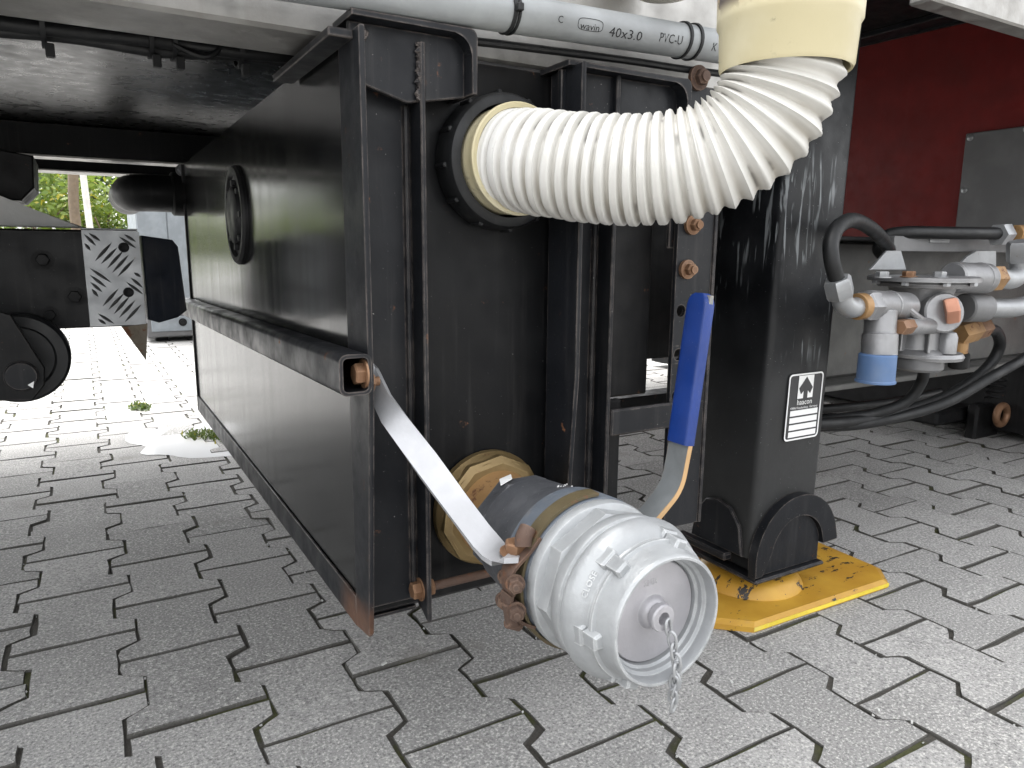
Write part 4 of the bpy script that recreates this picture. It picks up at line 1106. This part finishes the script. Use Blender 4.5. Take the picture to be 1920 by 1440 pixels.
# ------------------------------------------------------------------ beyond the trailer
cbn = thing('cabinet', 'pale grey metal cabinet standing on the bright paving behind the tank', 'cabinet', (1.2, 5.9, 0))
link('housing', box(BM(), (.338, 5.62, .20), (2.4, 6.6, .925), .01), M_CABINET, cbn)
link('door_panel', box(BM(), (.345, 5.612, .215), (.525, 5.6195, .915), .002), M_CABINET, cbn)
link('door_panel', box(BM(), (.532, 5.612, .215), (1.2, 5.6195, .915), .002), M_CABINET, cbn)
link('plinth', box(BM(), (.35, 5.60, .035), (2.4, 6.6, .195), .008), M_GREYPLATE, cbn)
link('plinth_panel', box(BM(), (.38, 5.590, .075), (.9, 5.5995, .18), .004), M_CABINET, cbn)
q_ = P(343, 604, 1, 5.585); link('bolt', bolt(BM(), (q_.x, 5.589, q_.z), MY, .02, .012), M_DARK, cbn)
for x in (.45, 1.4, 2.3): link('leg', box(BM(), (x-.04, 5.7, 0), (x+.04, 5.8, .036)), M_DARK, cbn)

def leaves(b, c, rad, n, rr, s=.05):
    for i in range(n):
        while True:
            q_ = V((rr.uniform(-1, 1), rr.uniform(-1, 1), rr.uniform(-1, 1)))
            if .35 < q_.length < 1: break
        p = V(c) + V((q_.x*rad[0], q_.y*rad[1], q_.z*rad[2]))
        a = V((rr.gauss(0, 1), rr.gauss(0, 1), rr.gauss(0, .6))).normalized(); e = a.orthogonal().normalized()
        e = (Matrix.Rotation(rr.uniform(0, 6.28), 3, a) @ e); k = s*rr.uniform(.6, 1.3)
        b.faces.new([b.verts.new(p-a*k), b.verts.new(p+e*k*.45), b.verts.new(p+a*k), b.verts.new(p-e*k*.45)])
def shrub(x, y, h, w, mat, lab, cat, grp, n=2600, s=.05, name='shrub', trunk=.03):
    rr = random.Random(int(x*100+y*7)); t = thing(name, lab, cat, (x, y, 0), grp)
    b = BM()
    for i in range(9):
        cc = (x+rr.uniform(-.6, .6)*w, y+rr.uniform(-.4, .4)*w, h*rr.uniform(.18, .78))
        leaves(b, cc, (w*rr.uniform(.4, .62), w*rr.uniform(.4, .6), h*rr.uniform(.18, .30)), n//9, rr, s)
    link('foliage', b, mat, t, smooth=0, recalc=False)
    b = tube(BM(), smoothpath([(x, y, 0), (x+.03, y, h*.3), (x-.02, y+.03, h*.6), (x+.05, y, h*.85)], 4), lambda u_: trunk*(1-.75*u_), 8)
    for i in range(4):
        a = rr.uniform(0, 6.28); z_ = h*rr.uniform(.25, .55)
        tube(b, [(x, y, z_), (x+.3*w*math.cos(a), y+.3*w*math.sin(a), z_+h*.15), (x+.6*w*math.cos(a), y+.6*w*math.sin(a), z_+h*.3)], trunk*.4, 6)
    link('trunk', b, M_BARK, t)
GRP = 'shrubs along the edge of the yard'
labs = ['yellow green shrub seen past the tank, behind the pale post', 'yellow green shrub left of the brown tree stem', 'light green bushy shrub at the far left of the hedge', 'light green shrub hidden mostly by the underrun bar', 'yellow green shrub directly behind the grey cabinet', 'light green shrub furthest right behind the cabinet']
for i, (x, y, h, w) in enumerate(((.35, 10.6, 1.55, .75), (-.45, 10.3, 1.7, .8), (-1.9, 10.8, 1.8, .9), (-3.2, 10.4, 1.7, .9), (1.7, 10.9, 1.75, .9), (3.0, 10.6, 1.7, .9))):
    shrub(x, y, h, w, M_LEAF, labs[i], 'shrub', GRP, 3600 if i < 2 else 2200, .045)
GT = 'dark trees behind the shrubs'
labs = ['dark green tree showing above the shrubs in the gap by the tank', 'dark green tree at the left behind the shrubs', 'dark green tree behind the cabinet and hedge']
for i, (x, y, h, w) in enumerate(((.25, 13.2, 3.6, 1.5), (-3.0, 13.6, 4.2, 1.8), (3.4, 13.5, 4.0, 1.8))):
    shrub(x, y, h, w, M_LEAF2, labs[i], 'tree', GT, 4200, .07, 'tree', .09)
b = tube(BM(), smoothpath([P(148, 520, 1, 9.2), P(144, 440, 1, 9.2), P(138, 380, 1, 9.2), P(137, 320, 1, 9.2), P(134, 250, 1, 9.2)], 4), .052, 12)
lo = P(148, 520, 1, 9.2); tube(b, [(lo.x, 9.2, 0), lo], .055, 12)
yt = thing('young_tree', 'slender brown tree stem in front of the shrubs', 'tree', (lo.x, 9.2, 0)); link('trunk', b, M_BARK, yt)
p0 = P(176, 470, 1, 9.0)
b = cyl(BM(), (p0.x+.01, 9.0, 0), (p0.x-.09, 9.0, 3.2), .032, n=16, bev=.004)
o = link('pale_post', b, M_POST); tag(o, 'slim pale upright post beside the brown tree stem', 'post')
